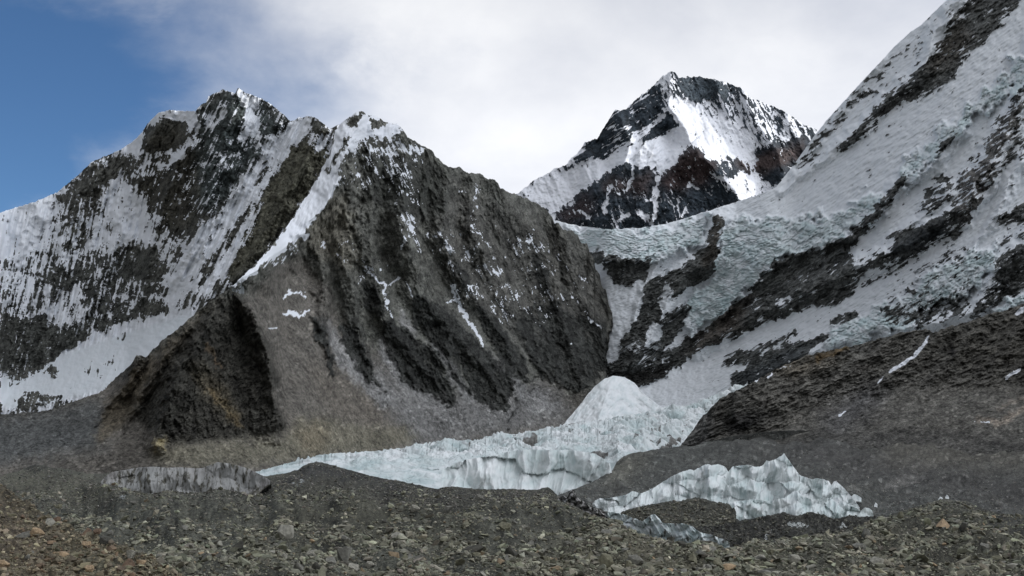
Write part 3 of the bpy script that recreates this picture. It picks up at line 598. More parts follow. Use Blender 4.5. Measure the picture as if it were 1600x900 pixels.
# ================================================================== RIGHT MOUNTAIN: ice saddle and great snow flank
def right_mountain():
    top = [(700,330),(780,335),(870,345),(905,353),(950,358),(1000,356),(1040,350),(1080,338),(1130,322),(1180,306),(1212,293),(1240,258),(1265,222),(1290,190),(1315,162),(1340,135),(1365,108),(1400,70),(1425,48),(1440,38),(1460,18),(1480,0),(1560,-85),(1700,-230),(2000,-480),(2400,-640),(3000,-760),(3600,-700)]
    g = Relief(800, 1720, top, [(700,720),(1100,720),(1250,700),(1700,640),(3600,640)], 1.4, jag=1.5, jagscale=9, seed=12)
    px, py = g.px, g.py
    S = sheet(0.85); I = sheet(0.0); tn = sheet(.95); T = Tint((74,74,71),1.95); G = sheet(0.0)
    P_(tn,2.0,[(900,392),(1000,405),(1110,400),(1230,400),(1200,470),(1100,520),(1000,590),(940,590),(930,450)],10)
    P_(tn,.7,[(1010,610),(1130,535),(1300,490),(1400,520),(1200,600),(1060,660),(1000,660)],10)
    # rocks of the upper flank
    P_(S,-.62,[(1300,236),(1350,190),(1385,150),(1430,112),(1465,75),(1485,30),(1520,-10),(1620,-60),(1590,10),(1545,60),(1510,85),(1490,122),(1450,148),(1405,165),(1365,200),(1325,236)],5)
    P_(S,.12,[(1236,262),(1290,190),(1340,135),(1365,135),(1330,180),(1290,225),(1255,270)],5); S_(S,-.15,[(1350,132),(1372,118),(1395,98)],8,4); S_(S,-.05,[(1400,105),(1430,75),(1460,50)],7,5); S_(S,-.15,[(1330,160),(1350,145),(1370,142)],7,4); S_(S,0,[(1255,250),(1290,205)],6,4)
    P_(S,.4,[(1380,100),(1440,40),(1480,20),(1470,60),(1420,110),(1380,150)],8)
    P_(S,-.6,[(1462,252),(1470,222),(1490,205),(1500,198),(1488,222),(1470,240)],2.5); P_(S,-.55,[(1392,300),(1405,280),(1420,273),(1412,288),(1398,300)],3)
    P_(S,-.28,[(1478,300),(1505,265),(1530,235),(1553,195),(1580,160),(1610,120),(1615,190),(1575,235),(1552,285),(1538,309),(1508,350),(1495,345)],8)
    P_(S,-.15,[(1440,300),(1465,270),(1490,275),(1480,310),(1460,340),(1440,330)],6)
    P_(S,-.05,[(1560,190),(1620,170),(1620,250),(1570,262)],8)
    # cliff bands under the hanging ice
    P_(S,-.62,[(1000,606),(1040,588),(1100,545),(1157,524),(1243,487),(1277,477),(1308,479),(1342,449),(1410,422),(1421,407),(1478,373),(1512,328),(1508,314),(1455,345),(1402,360),(1364,390),(1327,411),(1334,385),(1364,351),(1395,313),(1419,272),(1402,281),(1364,326),(1327,364),(1289,385),(1213,403),(1176,449),(1130,487),(1100,515),(1050,545),(1010,548),(964,543),(944,560),(950,592)],3)
    P_(S,.55,[(1330,412),(1372,386),(1402,368),(1392,388),(1350,412),(1335,425)],3); P_(S,.35,[(1210,465),(1235,462),(1228,482),(1212,482)],4)
    P_(S,.55,[(1342,430),(1400,408),(1398,420),(1345,447)],3)
    P_(S,-.55,[(915,388),(960,395),(1000,405),(1046,378),(1055,372),(1020,405),(1008,440),(990,452),(960,448),(945,418),(926,415),(912,400)],3)
    P_(S,-.92,[(1111,337),(1131,340),(1124,383),(1118,415),(1106,440),(1078,451),(1049,469),(1035,490),(1021,522),(1006,543),(964,543),(992,501),(1000,470),(1006,447),(1021,433),(1042,425),(1063,419),(1099,387),(1110,366)],2.5)
    P_(S,-.7,[(1030,500),(1060,480),(1080,478),(1070,510),(1050,540),(1000,548)],3)
    P_(S,.85,[(921,408),(942,412),(957,447),(985,451),(1006,437),(1003,483),(985,508),(967,526),(967,554),(953,568),(938,568),(950,533),(957,490),(939,447)],2.5)
    P_(S,.8,[(1017,504),(1036,508),(1030,533),(1006,543)],2); P_(S,.5,[(1040,438),(1052,450),(1048,470),(1035,488),(1028,470)],2.5); P_(S,.55,[(1078,448),(1105,440),(1090,462),(1060,475),(1052,468)],2.5)
    S_(S,.7,[(1078,505),(1064,525),(1050,540)],9,3); S_(S,.3,[(1022,434),(1060,418)],4,3); S_(S,.2,[(1070,405),(1095,396)],4,3)
    P_(S,-.5,[(1127,567),(1152,550),(1191,536),(1252,511),(1241,527),(1206,543),(1180,562),(1145,570)],3)
    P_(S,-.9,[(1136,592),(1165,572),(1200,550),(1240,535),(1300,519),(1295,528),(1262,552),(1230,572),(1190,600),(1160,612)],2.5)
    P_(S,-.85,[(1291,506),(1300,497),(1345,487),(1340,497),(1305,510)],2); P_(S,-.2,[(1265,500),(1275,492),(1290,495),(1275,505)],3)
    P_(S,-.5,[(1549,422),(1560,400),(1575,390),(1620,365),(1620,445),(1572,466),(1527,496),(1510,500),(1523,479),(1553,445)],3)
    P_(S,-.62,[(1553,343),(1576,330),(1620,300),(1620,350),(1576,356)],4); P_(S,.2,[(1560,390),(1560,360),(1620,350),(1620,370)],4)
    P_(S,.35,[(1400,420),(1500,380),(1555,390),(1545,420),(1510,450),(1430,470),(1370,480)],8)
    P_(S,.0,[(1370,480),(1470,460),(1525,470),(1510,500),(1440,512),(1400,520),(1380,505)],5)
    for i in range(16): S_(S,-.4,[(1418+i*6.2+3*math.sin(i*2.3),508-i*2.6),(1424+i*6.4,488-i*3.0)],2.4,2.2)
    P_(S,-.5,[(1480,330),(1512,318),(1530,300),(1512,350),(1490,385),(1478,392)],3,.6)
    # hanging ice and seracs
    for p in [[(870,346),(1000,358),(1100,336),(1112,345),(1100,378),(1060,400),(1010,412),(960,400),(915,390),(888,362)],
              [(1131,345),(1200,340),(1270,340),(1320,330),(1370,290),(1380,320),(1330,366),(1289,388),(1213,405),(1176,450),(1130,488),(1080,530),(1066,505),(1075,470),(1110,440),(1124,383)],
              [(1395,292),(1430,240),(1480,200),(1520,160),(1600,85),(1620,120),(1560,160),(1500,205),(1460,250),(1410,298)],
              [(1400,470),(1450,430),(1520,395),(1560,378),(1550,425),(1510,460),(1430,490),(1330,525),(1290,520)],[(1270,548),(1300,520),(1400,490),(1460,490),(1400,518),(1330,540)],
              [(1560,480),(1600,450),(1640,440),(1640,480),(1540,495)]]:
        P_(I,.9,p,7)
    P_(I,.35,[(870,346),(1000,359),(1130,325),(1130,332),(1060,350),(1000,368),(890,358)],3); P_(S,1.4,[(870,346),(1000,357),(1112,330),(1110,360),(1098,378),(1045,384),(1005,405),(960,398),(915,388),(888,362)],2)
    P_(S,1.3,[(1134,345),(1200,340),(1290,330),(1370,290),(1360,330),(1325,362),(1285,383),(1208,403),(1172,447),(1128,484),(1080,520),(1072,505),(1082,465),(1114,435),(1126,390)],2)
    T.p((88,85,81),[(1480,300),(1553,200),(1600,140),(1600,190),(1538,309),(1500,350)],8); T.p((76,72,66),[(1440,110),(1500,30),(1520,60),(1470,110)],8)
    T.p((68,64,58),[(1111,337),(1131,341),(1120,415),(1095,420),(1108,370)],4); T.p((72,66,60),[(1060,560),(1130,525),(1240,485),(1150,520),(1180,450),(1130,490)],8)
    T.p((38,37,35),[(955,583),(990,582),(1050,565),(1070,562),(1040,586),(1005,606),(975,592)],3); T.p((44,46,46),[(1360,395),(1470,345),(1500,330),(1470,372),(1400,400)],6)
    T.p((60,62,62),[(1136,592),(1300,519),(1230,572),(1160,612)],5)
    P_(G,1.0,[(1020,640),(1060,580),(1110,550),(1160,590),(1150,620),(1080,650)],14)
    D = g.climb([(700,2050),(950,1960),(1100,1850),(1300,1560),(1500,1330),(1720,1150),(2400,1000),(3600,1000)], sample(tn, px, py))
    D -= 26 * sstep(sample(I, *warp(px, py, 14, 26, 6, 9, 44)), .2, .6)
    rb = Ribs(690, -960, 1740, 740, 1.9, 9)
    for p, h0, h1, f, g_ in [([(1120,338),(1116,400),(1062,440),(1030,500),(1000,548),(960,600)],62,20,(-.3,1),22),([(1060,385),(1022,415),(1000,470),(975,530)],30,6,(-.3,1),18),([(1500,-20),(1440,110),(1370,175),(1300,236),(1220,300)],44,16,(-.9,1),30),
          ([(1640,60),(1590,170),(1545,260),(1500,330),(1440,370),(1360,410),(1260,455),(1160,505),(1090,550)],66,30,(-.9,1),28),([(1640,350),(1560,420),(1525,485),(1440,508),(1330,520),(1240,560),(1160,605)],48,12,(-.9,1),26),
          ([(1500,200),(1465,250),(1400,290),(1330,365),(1240,400),(1180,450)],40,16,(-.7,1),24),([(930,395),(980,410),(1040,395)],24,10,(0,1),16),([(1480,300),(1440,345),(1370,390)],40,10,(-.9,1),20),([(1600,230),(1560,330),(1520,390)],44,10,(-.6,1),24),([(1390,60),(1330,150),(1270,240)],26,10,(-.9,1),24)]:
        rb.tree(p, h0, h1, f, 2, g_)
    HR = rb.get(*warp(px, py, 5, 22, 2, 7, 34)); D -= HR * (1 - .55 * sstep(sample(I, px, py), .3, .7))
    a, c = rot(px, py, 1, -0.62); a2, c2 = rot(px, py, -0.5, 1)
    leftc = sstep(px, 1140, 1060) 
    stk = fbm(a / 26, c / 4.6, 4, 61, .62) * (1 - leftc * .6) + fbm(px / 7, py / 16, 4, 62, .6) * leftc * .5
    fl = fbm(a2 / 40, c2 / 5, 4, 63, .6); bl = fbm(px / 15, py / 13, 5, 64, .62)
    wx, wy = warp(px, py, 5, 20, 2.5, 6, 9)
    ic = sample(I, *warp(px, py, 14, 26, 6, 9, 44))
    fs = fbm(a / 14, c / 3.2, 3, 307, .7)
    s = sample(S, wx, wy) * 1.15 + .85 * stk + .2 * fs + .8 * bl + .12 * fl
    S0 = sample(S, wx, wy); s = s + np.where(S0 < 0, 1.0, 0) * veins(a, c, 46, 9, 441) - np.where(S0 > 0, .6, 0) * veins(a, c, 60, 9, 442, .09) * sstep(sample(I, px, py), .5, .2)
    snow = sstep(s, -.06, .12); rm = 1 - snow
    qx, qy = warp(px, py, 9, 16, 3, 5, 21); f1, f2, cid = worley(qx / 14, qy / 9, 3); g1, g2, gid = worley(qx / 5.2, qy / 4.0, 5)
    crev = sstep(f2 - f1, 0.0, 0.22); blk = (cid - .5) * 11 + (gid - .5) * 3 + 4 * crev + 4.5 * ridged(qx / 44 + qy / 60, qy / 13, 3, 311, .5); a4, c4 = rot(px, py, 1, .3); a5, c5 = rot(px, py, 1, -.25); cv = np.maximum(veins(a4, c4, 30, 7, 461, .10), veins(a5, c5, 34, 8, 462, .10)) * sstep(ic, .25, .7); blk = blk - 7 * cv
    icr = sstep(ic, .25, .7)
    D -= rm * (3 + 9 * np.abs(fbm(a / 12, c / 8, 4, 65, .65)) + 2.5 * fs) + stk * 2.6 * (1 - icr * .5) + fl * 1.6 + bl * 3 + 5 * ridged(a / 120, c / 44, 4, 66) + .7 * icr * snow * blk
    gr = sample(G, wx, wy) * np.clip(fl * 1.5 + .3, 0, 1)
    rt, rz = rocktex(px, py, 1, -.6, 504, .9); D -= rm * rz * 4
    rock = T.get(wx, wy) * np.clip(np.clip(rt, .35, 2) + .4 * bl + .2 * stk + .12 * fs, .25, 2.2)[..., None]
    snow = snow * (1 - .35 * gr)
    icv = np.clip(icr * (.28 + .35 * (cid > .55) + .35 * (1 - crev) + .7 * cv + .45 * fbm(px / 26, py / 14, 3, 67)) + .08, 0, 1)
    o = g.finish('mountain', D, terrain_mat('right_flank_rock_snow_ice', 1.7, 0.8, 1.0, snow=(.81,.84,.87), ice=(.53,.65,.665)), rock, snow, icv, back=1500, backtan=0.30)
    tag(o, 'huge snow and ice flank rising out of the top right with hanging blue seracs', 'mountain', kind='structure')
    # the rest of the same mountain, out to the right of the picture, coarse
    g2 = Relief(1718.7, 3600, top, [(700,720),(1700,640),(3600,640)], 9, jag=6, jagscale=60, seed=13)
    D2 = g2.climb([(700,2050),(1720,1180),(2400,1000),(3600,1000)], .95); D2 -= 60 * ridged(g2.px / 200, g2.py / 200, 4, 5)
    s2 = sstep(fbm(g2.px / 90, g2.py / 60, 5, 71) + .25, -.1, .1)
    o2 = g2.finish('mountain', D2, o.data.materials[0], np.ones(g2.px.shape + (3,)) * lin((74,72,68)) * 1.9, s2, back=1500, backtan=0.30)
    o2.name = 'unseen_shoulder'; o2.parent = o
    # unseen long arm past the right of the viewer, added to block the sun
    cr = np.array([(2050,2500,1750),(2350,2150,1780),(2550,1500,1620),(2550,500,1420),(2450,-500,1300),(2350,-1600,1050),(2300,-2600,500)], float)
    tt = np.linspace(0, 6, 160); C = np.stack([np.interp(tt, np.arange(7), cr[:, k]) for k in range(3)], -1)
    s_ = np.linspace(-1, 1, 70)[:, None]; run = (C[:, 2] + 80) / .95
    A = np.zeros((70, 160, 3)); A[..., 0] = C[:, 0] + s_ * run; A[..., 1] = C[:, 1]; A[..., 2] = C[:, 2] - np.abs(s_) * run * .95
    A[..., 2] += (1 - np.abs(s_)) ** .5 * 120 * (ridged(A[..., 0] / 500, A[..., 1] / 400, 5, 73) - .6)
    sA = sstep(fbm(A[..., 0] / 260, A[..., 1] / 200, 5, 74) + (A[..., 2] - 500) / 900, -.1, .1)
    n = 70 * 160
    o3 = mesh_from('unseen_shoulder', A.reshape(-1, 3), grid_faces(70, 160), o.data.materials[0], {'rock': np.ones((n, 3)) * lin((74,72,68)) * 1.9, 'snow': sA.ravel(), 'ice': np.zeros(n)}, parent=o)
right_mountain()
# ================================================================== GROUND under everything, out to the horizon
def ground():
    rr = np.concatenate([np.linspace(3, 60, 14), np.geomspace(75, 20000, 60)])[:, None]; th = np.linspace(0, 2 * np.pi, 181)[None, :]
    x = rr * np.sin(th); y = rr * np.cos(th)
    z = np.interp(rr, [0, 20, 60, 120, 170, 250, 330, 450, 600, 900, 1300, 2000, 6000, 20000], [-1.7, -3.5, -9, -15.5, -20, -25, -28, -29, -32, -37, -40, -60, -60, -60]) * np.ones_like(th)
    z = z + fbm(x / 60, y / 60, 4, 90) * np.clip(rr / 60, 0, 3) - 1.0
    V = np.stack([x, y, z], -1)
    V = np.concatenate([np.repeat([[[0, 0, -1.75]]], 181, 1), V], 0)
    n = V.shape[0] * V.shape[1]
    m = terrain_mat('grey_gravel', 0.5)
    o = mesh_from('ground', V.reshape(-1, 3), grid_faces(V.shape[0], 181), m, {'rock': np.ones((n, 3)) * lin((76,74,66)) * 1.9, 'snow': np.zeros(n), 'ice': np.zeros(n)})
    tag(o, 'grey gravel valley floor under the rubble reaching to the horizon', 'ground', kind='structure')
ground()

# ================================================================== AVALANCHE SNOW CONE at the mouth of the gully
def snow_cone():
    g = Relief(858, 1075, [(850,700),(872,676),(886,656),(900,640),(918,616),(930,603),(944,592),(958,587),(975,589),(990,597),(1003,612),(1012,620),(1030,634),(1075,650)], [(850,710),(1075,710)], 1.2, jag=1.0, seed=15)
    px, py = g.px, g.py
    D = g.climb(1640.0, .62); D = spur(D, px, py, [(958,587),(940,640),(925,690)], 45, 40, 70)
    a, c = rot(px, py, -0.85, 1); st = fbm(a / 26, c / 4, 4, 81, .6); bl = fbm(px / 12, py / 10, 4, 82)
    D -= st * 3 + bl * 5
    s = 1.15 - 1.0 * sstep(px + (py - 640) * .9, 920, 872) + .55 * st + .25 * bl
    T = Tint((124,120,116), 1.9)
    o = g.finish('snow_cone', D, terrain_mat('cone_snow', 1.4, 0.4, .8, snow=(.84,.87,.88)), T.get(px, py), sstep(s, .1, .9), 0.35 * sstep(bl, -.2, .5) + .1, back=160, backtan=.9)
    tag(o, 'smooth pale cone of avalanche snow heaped at the foot of the gully', 'snow heap', kind='structure')
snow_cone()

# ================================================================== ICEFALL running out into the valley
def ice_relief_fields(px, py, big, sy=0.6, seed=0):
    """blocky broken ice: height field in 0..1 units and facet tone"""
    wx = px + 4 * fbm(px / 16, py / 10, 3, seed + 1); wy = py + 3 * fbm(px / 14, py / 9, 3, seed + 2)
    f1, f2, c1 = worley(wx / big, wy / (big * sy), seed + 1); g1, g2, c2 = worley(wx / (big * .42), wy / (big * .42 * sy), seed + 3)
    h = .9 * (1 - f1) + .5 * c1 + .35 * (1 - g1) + .2 * c2 + .5 * ridged(px / big / 1.3, py / big / sy / 1.3, 4, seed + 4)
    return h, c1, c2
def icefall():
    top = [(380,742),(405,735),(430,728),(470,720),(500,714),(560,706),(620,698),(680,691),(740,686),(800,679),(830,675),(870,666),(885,662),(930,657),(980,650),(1030,640),(1060,634),(1090,628),(1120,616),(1150,604),(1170,598)]
    bot = [(380,752),(430,748),(560,775),(700,790),(940,790),(965,722),(990,716),(1031,712),(1085,706),(1110,690),(1130,660),(1170,640)]
    g = Relief(385, 1168, top, bot, 1.0, rowstep=.42, jag=2.6, jagscale=5, seed=17)
    px, py = g.px, g.py
    Dt = curve([(380,760),(430,780),(620,900),(760,1000),(880,1120),(1100,1350),(1170,1400)])(px)
    Db = curve([(380,690),(560,640),(700,610),(940,600),(965,760),(1031,900),(1085,1050),(1170,1250)])(px)
    v = g.v
    ts, bs = curve(top)(px), curve(bot)(px); vv = np.clip((bs - py) / (bs - ts), 0, 1.1); D = 1 / ((1 - vv) / Db + vv / Dt)
    near = sstep(py, 690, 740)
    X = (px - 800) / FPX * D
    hb, c1, c2 = ice_relief_fields(px, py, 40, .62, 31); hs, d1, d2 = ice_relief_fields(X, D, 21, 1.5, 35)
    fine, e1, e2 = ice_relief_fields(X, D, 8, 1.5, 38)
    far_ = 1 - near * .8; h = hb * near
    D = D - (hb - .5) * 8 * near
    zadd = ((hs - hs.mean()) * 8.5 + (fine - fine.mean()) * 3.0) * far_ * sstep(v, 1.01, .95) + (fbm(X / 60, D / 60, 3, 96)) * 3 * far_
    I = np.clip(.50 + .7 * (d1 - .5) - .8 * (hs - hs.mean()) + .4 * (e1 - .5) + .6 * fbm(px / 38, py / 16, 3, 91) + .2 * near, 0, 1)
    dirt = sstep(fbm(px / 20, py / 9, 4, 93) + .9 * sstep(px, 960, 1080) * sstep(py, 660, 700) + .55 * sstep(px, 1040, 1150), .52, .95)
    sn = 1 - .8 * dirt; sn = sn - .55 * (1 - near) * sstep(fbm(px / 12, py / 5, 4, 95, .65) - .5 * (hs - hs.mean()), .22, .5)
    hole = sheet(0); S_(hole, 1, [(818,690),(828,691),(838,687)], 4, 2); S_(hole, 1, [(925,711),(940,716),(948,713)], 5, 2); sn = sn - sample(hole, px, py)
    T = Tint((92,90,86), 1.9)
    o = g.finish('glacier', D, terrain_mat('glacier_ice', 1.0, .5, 1.0, snow=(.70,.735,.74), ice=(.44,.535,.54)), T.get(px, py), np.clip(sn, 0, 1), I, zadd=zadd, back=300, backtan=.25)
    tag(o, 'broken blue-white icefall tongue spreading across the valley floor', 'glacier', kind='structure')
icefall()

# ================================================================== RIGHT ROCKY HILLSIDE below the ice flank
def hillside():
    top = [(1030,716),(1060,700),(1080,675),(1100,648),(1125,622),(1156,608),(1172,599),(1194,586),(1225,571),(1256,557),(1278,551),(1319,543),(1350,536),(1381,527),(1412,519),(1444,514),(1459,519),(1481,511),(1519,501),(1545,490),(1569,485),(1600,474),(1700,440),(1900,400),(2300,380)]
    g = Relief(1035, 1900, top, [(1030,724),(1400,720),(1900,730)], 1.35, jag=3.0, jagscale=9, seed=19)
    px, py = g.px, g.py
    tn = sheet(.62); S = sheet(-1.0); T = Tint((80,77,71),1.7)
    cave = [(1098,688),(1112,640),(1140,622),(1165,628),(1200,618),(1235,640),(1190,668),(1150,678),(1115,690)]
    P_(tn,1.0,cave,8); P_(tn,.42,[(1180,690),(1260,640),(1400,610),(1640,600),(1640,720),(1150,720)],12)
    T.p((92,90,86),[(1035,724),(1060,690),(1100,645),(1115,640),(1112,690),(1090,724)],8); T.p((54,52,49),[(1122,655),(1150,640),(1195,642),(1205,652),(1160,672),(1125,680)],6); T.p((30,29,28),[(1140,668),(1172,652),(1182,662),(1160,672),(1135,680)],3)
    T.p((88,82,72),[(1200,575),(1280,552),(1310,562),(1240,590)],6); T.s_((88,74,54),[(1278,560),(1300,552),(1325,545)],7,4); T.p((76,74,72),[(1280,650),(1360,600),(1400,600),(1360,650),(1300,690)],14)
    T.p((70,67,61),[(1440,520),(1640,470),(1640,590),(1500,590)],14); T.p((64,62,58),[(1180,690),(1400,668),(1640,690),(1640,740),(1150,740)],8)
    T.p((34,32,30),[(1478,552),(1486,541),(1495,545),(1490,556)],2); T.p((50,46,42),[(1330,575),(1350,562),(1370,572),(1345,583)],4,.8); T.p((50,46,42),[(1365,548),(1400,544),(1385,556)],4,.7)
    T.s_((118,108,96),[(1528,656),(1560,660),(1600,640),(1640,615)],9,6,.85); T.s_((110,102,92),[(1560,640),(1600,620)],6,4,.7); T.s_((100,96,90),[(1440,700),(1520,690)],5,5,.3)
    for pts, w, v in [([(1450,526),(1444,538),(1428,556),(1408,570),(1390,580)],5,1.1),([(1380,588),(1372,598)],3.5,.5),([(1594,577),(1580,584),(1572,593)],5,.7),([(1321,643),(1310,650)],4,.5),([(1520,658),(1545,660)],4,.15),
                      ([(1590,490),(1600,482),(1620,478)],8,.6),([(1200,590),(1206,584)],5,.5),([(1180,596),(1186,590)],4,.5),([(1215,576),(1235,571)],3,.3)]: S_(S,v,pts,w,2.5)
    D = g.climb([(1030,930),(1100,900),(1400,800),(1900,700)], sample(tn, px, py))
    rb = Ribs(1020, 380, 1920, 740, .62, 12)
    for p, h0, h1, f in [([(1125,622),(1112,650),(1104,690)],9,5,(0,1)),([(1172,599),(1150,640),(1140,680)],14,4,(-.2,1)),([(1225,571),(1190,610),(1170,660)],13,3,(-.4,1)),([(1319,543),(1260,590),(1210,640)],15,3,(-.6,1)),([(1412,519),(1350,560),(1290,610),(1250,660)],15,3,(-.7,1)),
                         ([(1481,511),(1430,560),(1370,610),(1330,660)],17,3,(-.6,1)),([(1545,490),(1500,545),(1450,600),(1430,660)],17,3,(-.5,1)),([(1610,470),(1580,530),(1540,600)],16,3,(-.4,1)),([(1680,450),(1650,540),(1620,640)],16,3,(-.3,1)),([(1278,551),(1235,585),(1200,600)],10,3,(-.6,1))]:
        rb.tree(p, h0, h1, f, 2, 20)
    HR = rb.get(*warp(px, py, 6, 20, 2.5, 7, 35)); D -= HR
    a, c = rot(px, py, 1, -.42); st = fbm(a / 22, c / 4.5, 4, 101, .62); bl = fbm(px / 18, py / 13, 5, 102, .62)
    rough = .35 + .65 * sstep(sample(tn, px, py), .45, .62)
    D -= rough * (2.6 * st + 3.5 * bl + 6 * ridged(a / 44, c / 18, 5, 103, .62) + 2.6 * np.abs(fbm(px / 7, py / 6, 4, 104, .65)))
    rt, rz = rocktex(px, py, 1, -.45, 505, 1.0); rt = 1 + (rt - 1) * (.4 + .6 * rough); D -= rough * rz * 1.8; w1, w2, wc = worley(px / 4.2, py / 3.0, 67); w1, w2, wd = worley(px / 2.5, py / 2.0, 68); rt = rt + (1.2 - rough) * (.4 * (wc - .5) + .4 * (wd - .5) + .6 * (wc > .95))
    wx, wy = warp(px, py, 5, 18, 2.4, 6, 5)
    s = sample(S, *warp(px, py, 1.6, 14, 1.2, 5, 6)) + .3 * bl + .3 * st
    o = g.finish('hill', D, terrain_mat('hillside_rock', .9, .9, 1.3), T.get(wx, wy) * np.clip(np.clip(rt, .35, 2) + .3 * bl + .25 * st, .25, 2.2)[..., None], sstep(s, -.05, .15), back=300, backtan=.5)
    tag(o, 'brown rocky hillside on the right with a thin white stream of snow', 'hill', kind='structure')
hillside()

# ================================================================== RIGHT GRAVEL SLOPE behind the ice sail
def gravel_slope():
    top = [(820,790),(850,780),(870,774),(912,759),(928,752),(945,743),(957,736),(963,722),(975,713),(990,709),(1031,704),(1081,698),(1109,688),(1131,683),(1162,678),(1203,674),(1256,672),(1350,678),(1450,684),(1600,690),(1900,700)]
    g = Relief(825, 1800, top, [(820,860),(1100,840),(1400,830),(1800,860)], 1.3, jag=1.4, jagscale=7, seed=23)
    px, py = g.px, g.py
    D = 1 / (1 / 900 + np.clip(py - 690, 0, None) * (1 / 400 - 1 / 900) / 120)
    a, c = rot(px, py, 1, -.30)
    h = 5.0 * fbm(a / 130, c / 26, 4, 111) + 1.1 * fbm(a / 22, c / 7, 5, 112, .62) + 1.6 * (ridged(a / 170, c / 34, 4, 113) - .5)
    h *= sstep(g.v, 1.02, .9) * .8 + .2
    T = Tint((67,67,63), 1.35); T.p((62,60,57),[(1100,700),(1300,690),(1640,760),(1640,800),(1200,720)],18); T.p((80,76,68),[(1350,690),(1640,700),(1640,730),(1400,720)],14)
    T.p((82,80,72),[(940,712),(1020,708),(1000,740),(945,760)],10); T.s_((98,95,90),[(1380,760),(1410,752),(1440,748)],8,5,.6); T.s_((94,92,86),[(1360,765),(1330,768)],8,5,.6)
    w1, w2, wc = worley(px / 5.0, py / 2.8, 65); w1, w2, wd = worley(px / 2.8, py / 1.9, 66)
    bl = .7 * fbm(a / 16, c / 9, 5, 114, .7) + .8 * fbm(a / 120, c / 10, 3, 116)
    o = g.finish('gravel_slope', D, terrain_mat('slope_gravel', .45, .8, 1.0, var=.5), T.get(*warp(px, py)) * np.clip(1 + .35 * bl + .45 * (wc - .5) + .5 * (wd - .5) + .8 * (wc > .95), .3, 2.2)[..., None], zadd=h * D / 600, back=120, backtan=.25)
    tag(o, 'long dark gravel slope descending behind the white ice sail', 'slope', kind='structure')
    return g
G_slope = gravel_slope()

# ================================================================== ICE FORMS standing on the debris
def ice_form(name, parts, mat, label, cat, group=None):
    """each part: crest, foot, distance, thickness, lean, block, seed -> joined as one mesh"""
    Vs, Fs, R_, I_, S_n = [], [], [], [], []; off = 0
    for q in parts:
        x0, x1 = q['top'][0][0], q['top'][-1][0]
        g = Relief(x0, x1, q['top'], q['bot'], q.get('step', .95), jag=q.get('jag', 1.2), jagscale=4, seed=q['seed'])
        px, py = g.px, g.py; D = g.climb(q['D'], q.get('tan', 1.6)); ht = (g.bot - g.top) / 60
        w, sd = q.get('block', 18), q['seed']
        wx = px + 5 * fbm(px / 22, py / 30, 3, sd + 1); wy = py + 4 * fbm(px / 20, py / 20, 3, sd + 2)
        flute = ridged((wx + (py - 760) * q.get('shear', .12)) / w, wy / (w * 4.2), 3, sd + 3, .5)
        fl2 = ridged((wx + py * .2) / (w * .33), wy / (w * 1.4), 3, sd + 8, .5)
        f1, f2, cid = worley(wx / (w * 1.5), wy / (w * 1.2), sd + 4)
        amp = q.get('amp', 5.0)
        D = D - amp * (.9 * flute + .12 * fl2 + 1.25 * (1 - f1) + .6 * cid)
        for pts, a_, w_ in q.get('ribs', []): D = spur(D, px, py, pts, a_, w_)
        F_ = place(px, py, D)
        T = q['thick']; B = F_[::-1].copy(); k = np.linspace(0, 1, B.shape[0])[:, None]
        r = B[..., :2] / np.linalg.norm(B[..., :2], axis=-1, keepdims=True)
        B[..., :2] += r * (T * (k ** .6) * (1 + .4 * fbm(B[..., 0] / 9, B[..., 2] / 9, 3, sd + 6)))[..., None]; B[..., 2] -= T * .18 * k
        VV = np.concatenate([F_, B[1:]], 0); rows, cols = VV.shape[:2]
        tone = np.clip(q.get('ice', .45) + .4 * (cid - .5) + .5 * (.55 - flute) + .5 * fbm(px / 25, py / 18, 3, sd + 9), 0, 1)
        dirt = np.clip(q.get('dirt', 0) + q.get('dirtvar', .0) * fbm(wx / 5, wy / 26, 4, sd + 12, .6) * 2.0, 0, 1)
        foot = sstep(g.v + .12 * fbm(px / 9, py / 9, 3, sd + 21), .20, .02) * .75
        rep = lambda a: np.concatenate([a, a[::-1][1:]], 0)
        Vs.append(VV.reshape(-1, 3)); Fs.append(grid_faces(rows, cols) + off); off += rows * cols
        I_.append(rep(tone).ravel()); S_n.append(rep(np.clip(1 - dirt - foot, 0, 1)).ravel())
        R_.append(np.ones((rows * cols, 3)) * lin(q.get('rock', (84, 84, 80))) * 1.9)
    o = mesh_from(name, np.concatenate(Vs), np.concatenate(Fs), mat, {'rock': np.concatenate(R_), 'snow': np.concatenate(S_n), 'ice': np.concatenate(I_)})
    return tag(o, label, cat, group)
ICE_M = terrain_mat('clean_glacier_ice', .35, .45, .7, snow=(.76,.79,.79), ice=(.49,.59,.59))
DIRTY_M = terrain_mat('dirty_glacier_ice', .35, .6, .8, snow=(.33,.335,.325), ice=(.29,.30,.295), stretch=(1, 1, .35))
sail_top = [(926,786),(928,783),(937,779),(959,777),(975,774),(989,767),(1003,771),(1025,760),(1036,753),(1047,746),(1062,738),(1069,736),(1078,733),(1084,735),(1092,731),(1100,727),(1106,725),(1112,727),(1122,725),(1133,729),(1138,737),(1145,729),(1156,728),(1169,726),(1178,729),(1186,729),(1192,727),(1197,720),(1205,720),(1212,717),(1220,713),(1225,708),(1228,712),(1232,718),(1241,731),(1246,738),(1251,743),(1269,749),(1275,747),(1284,748),(1295,752),(1299,758),(1303,752),(1307,752),(1316,760),(1328,773),(1337,784),(1343,793)]
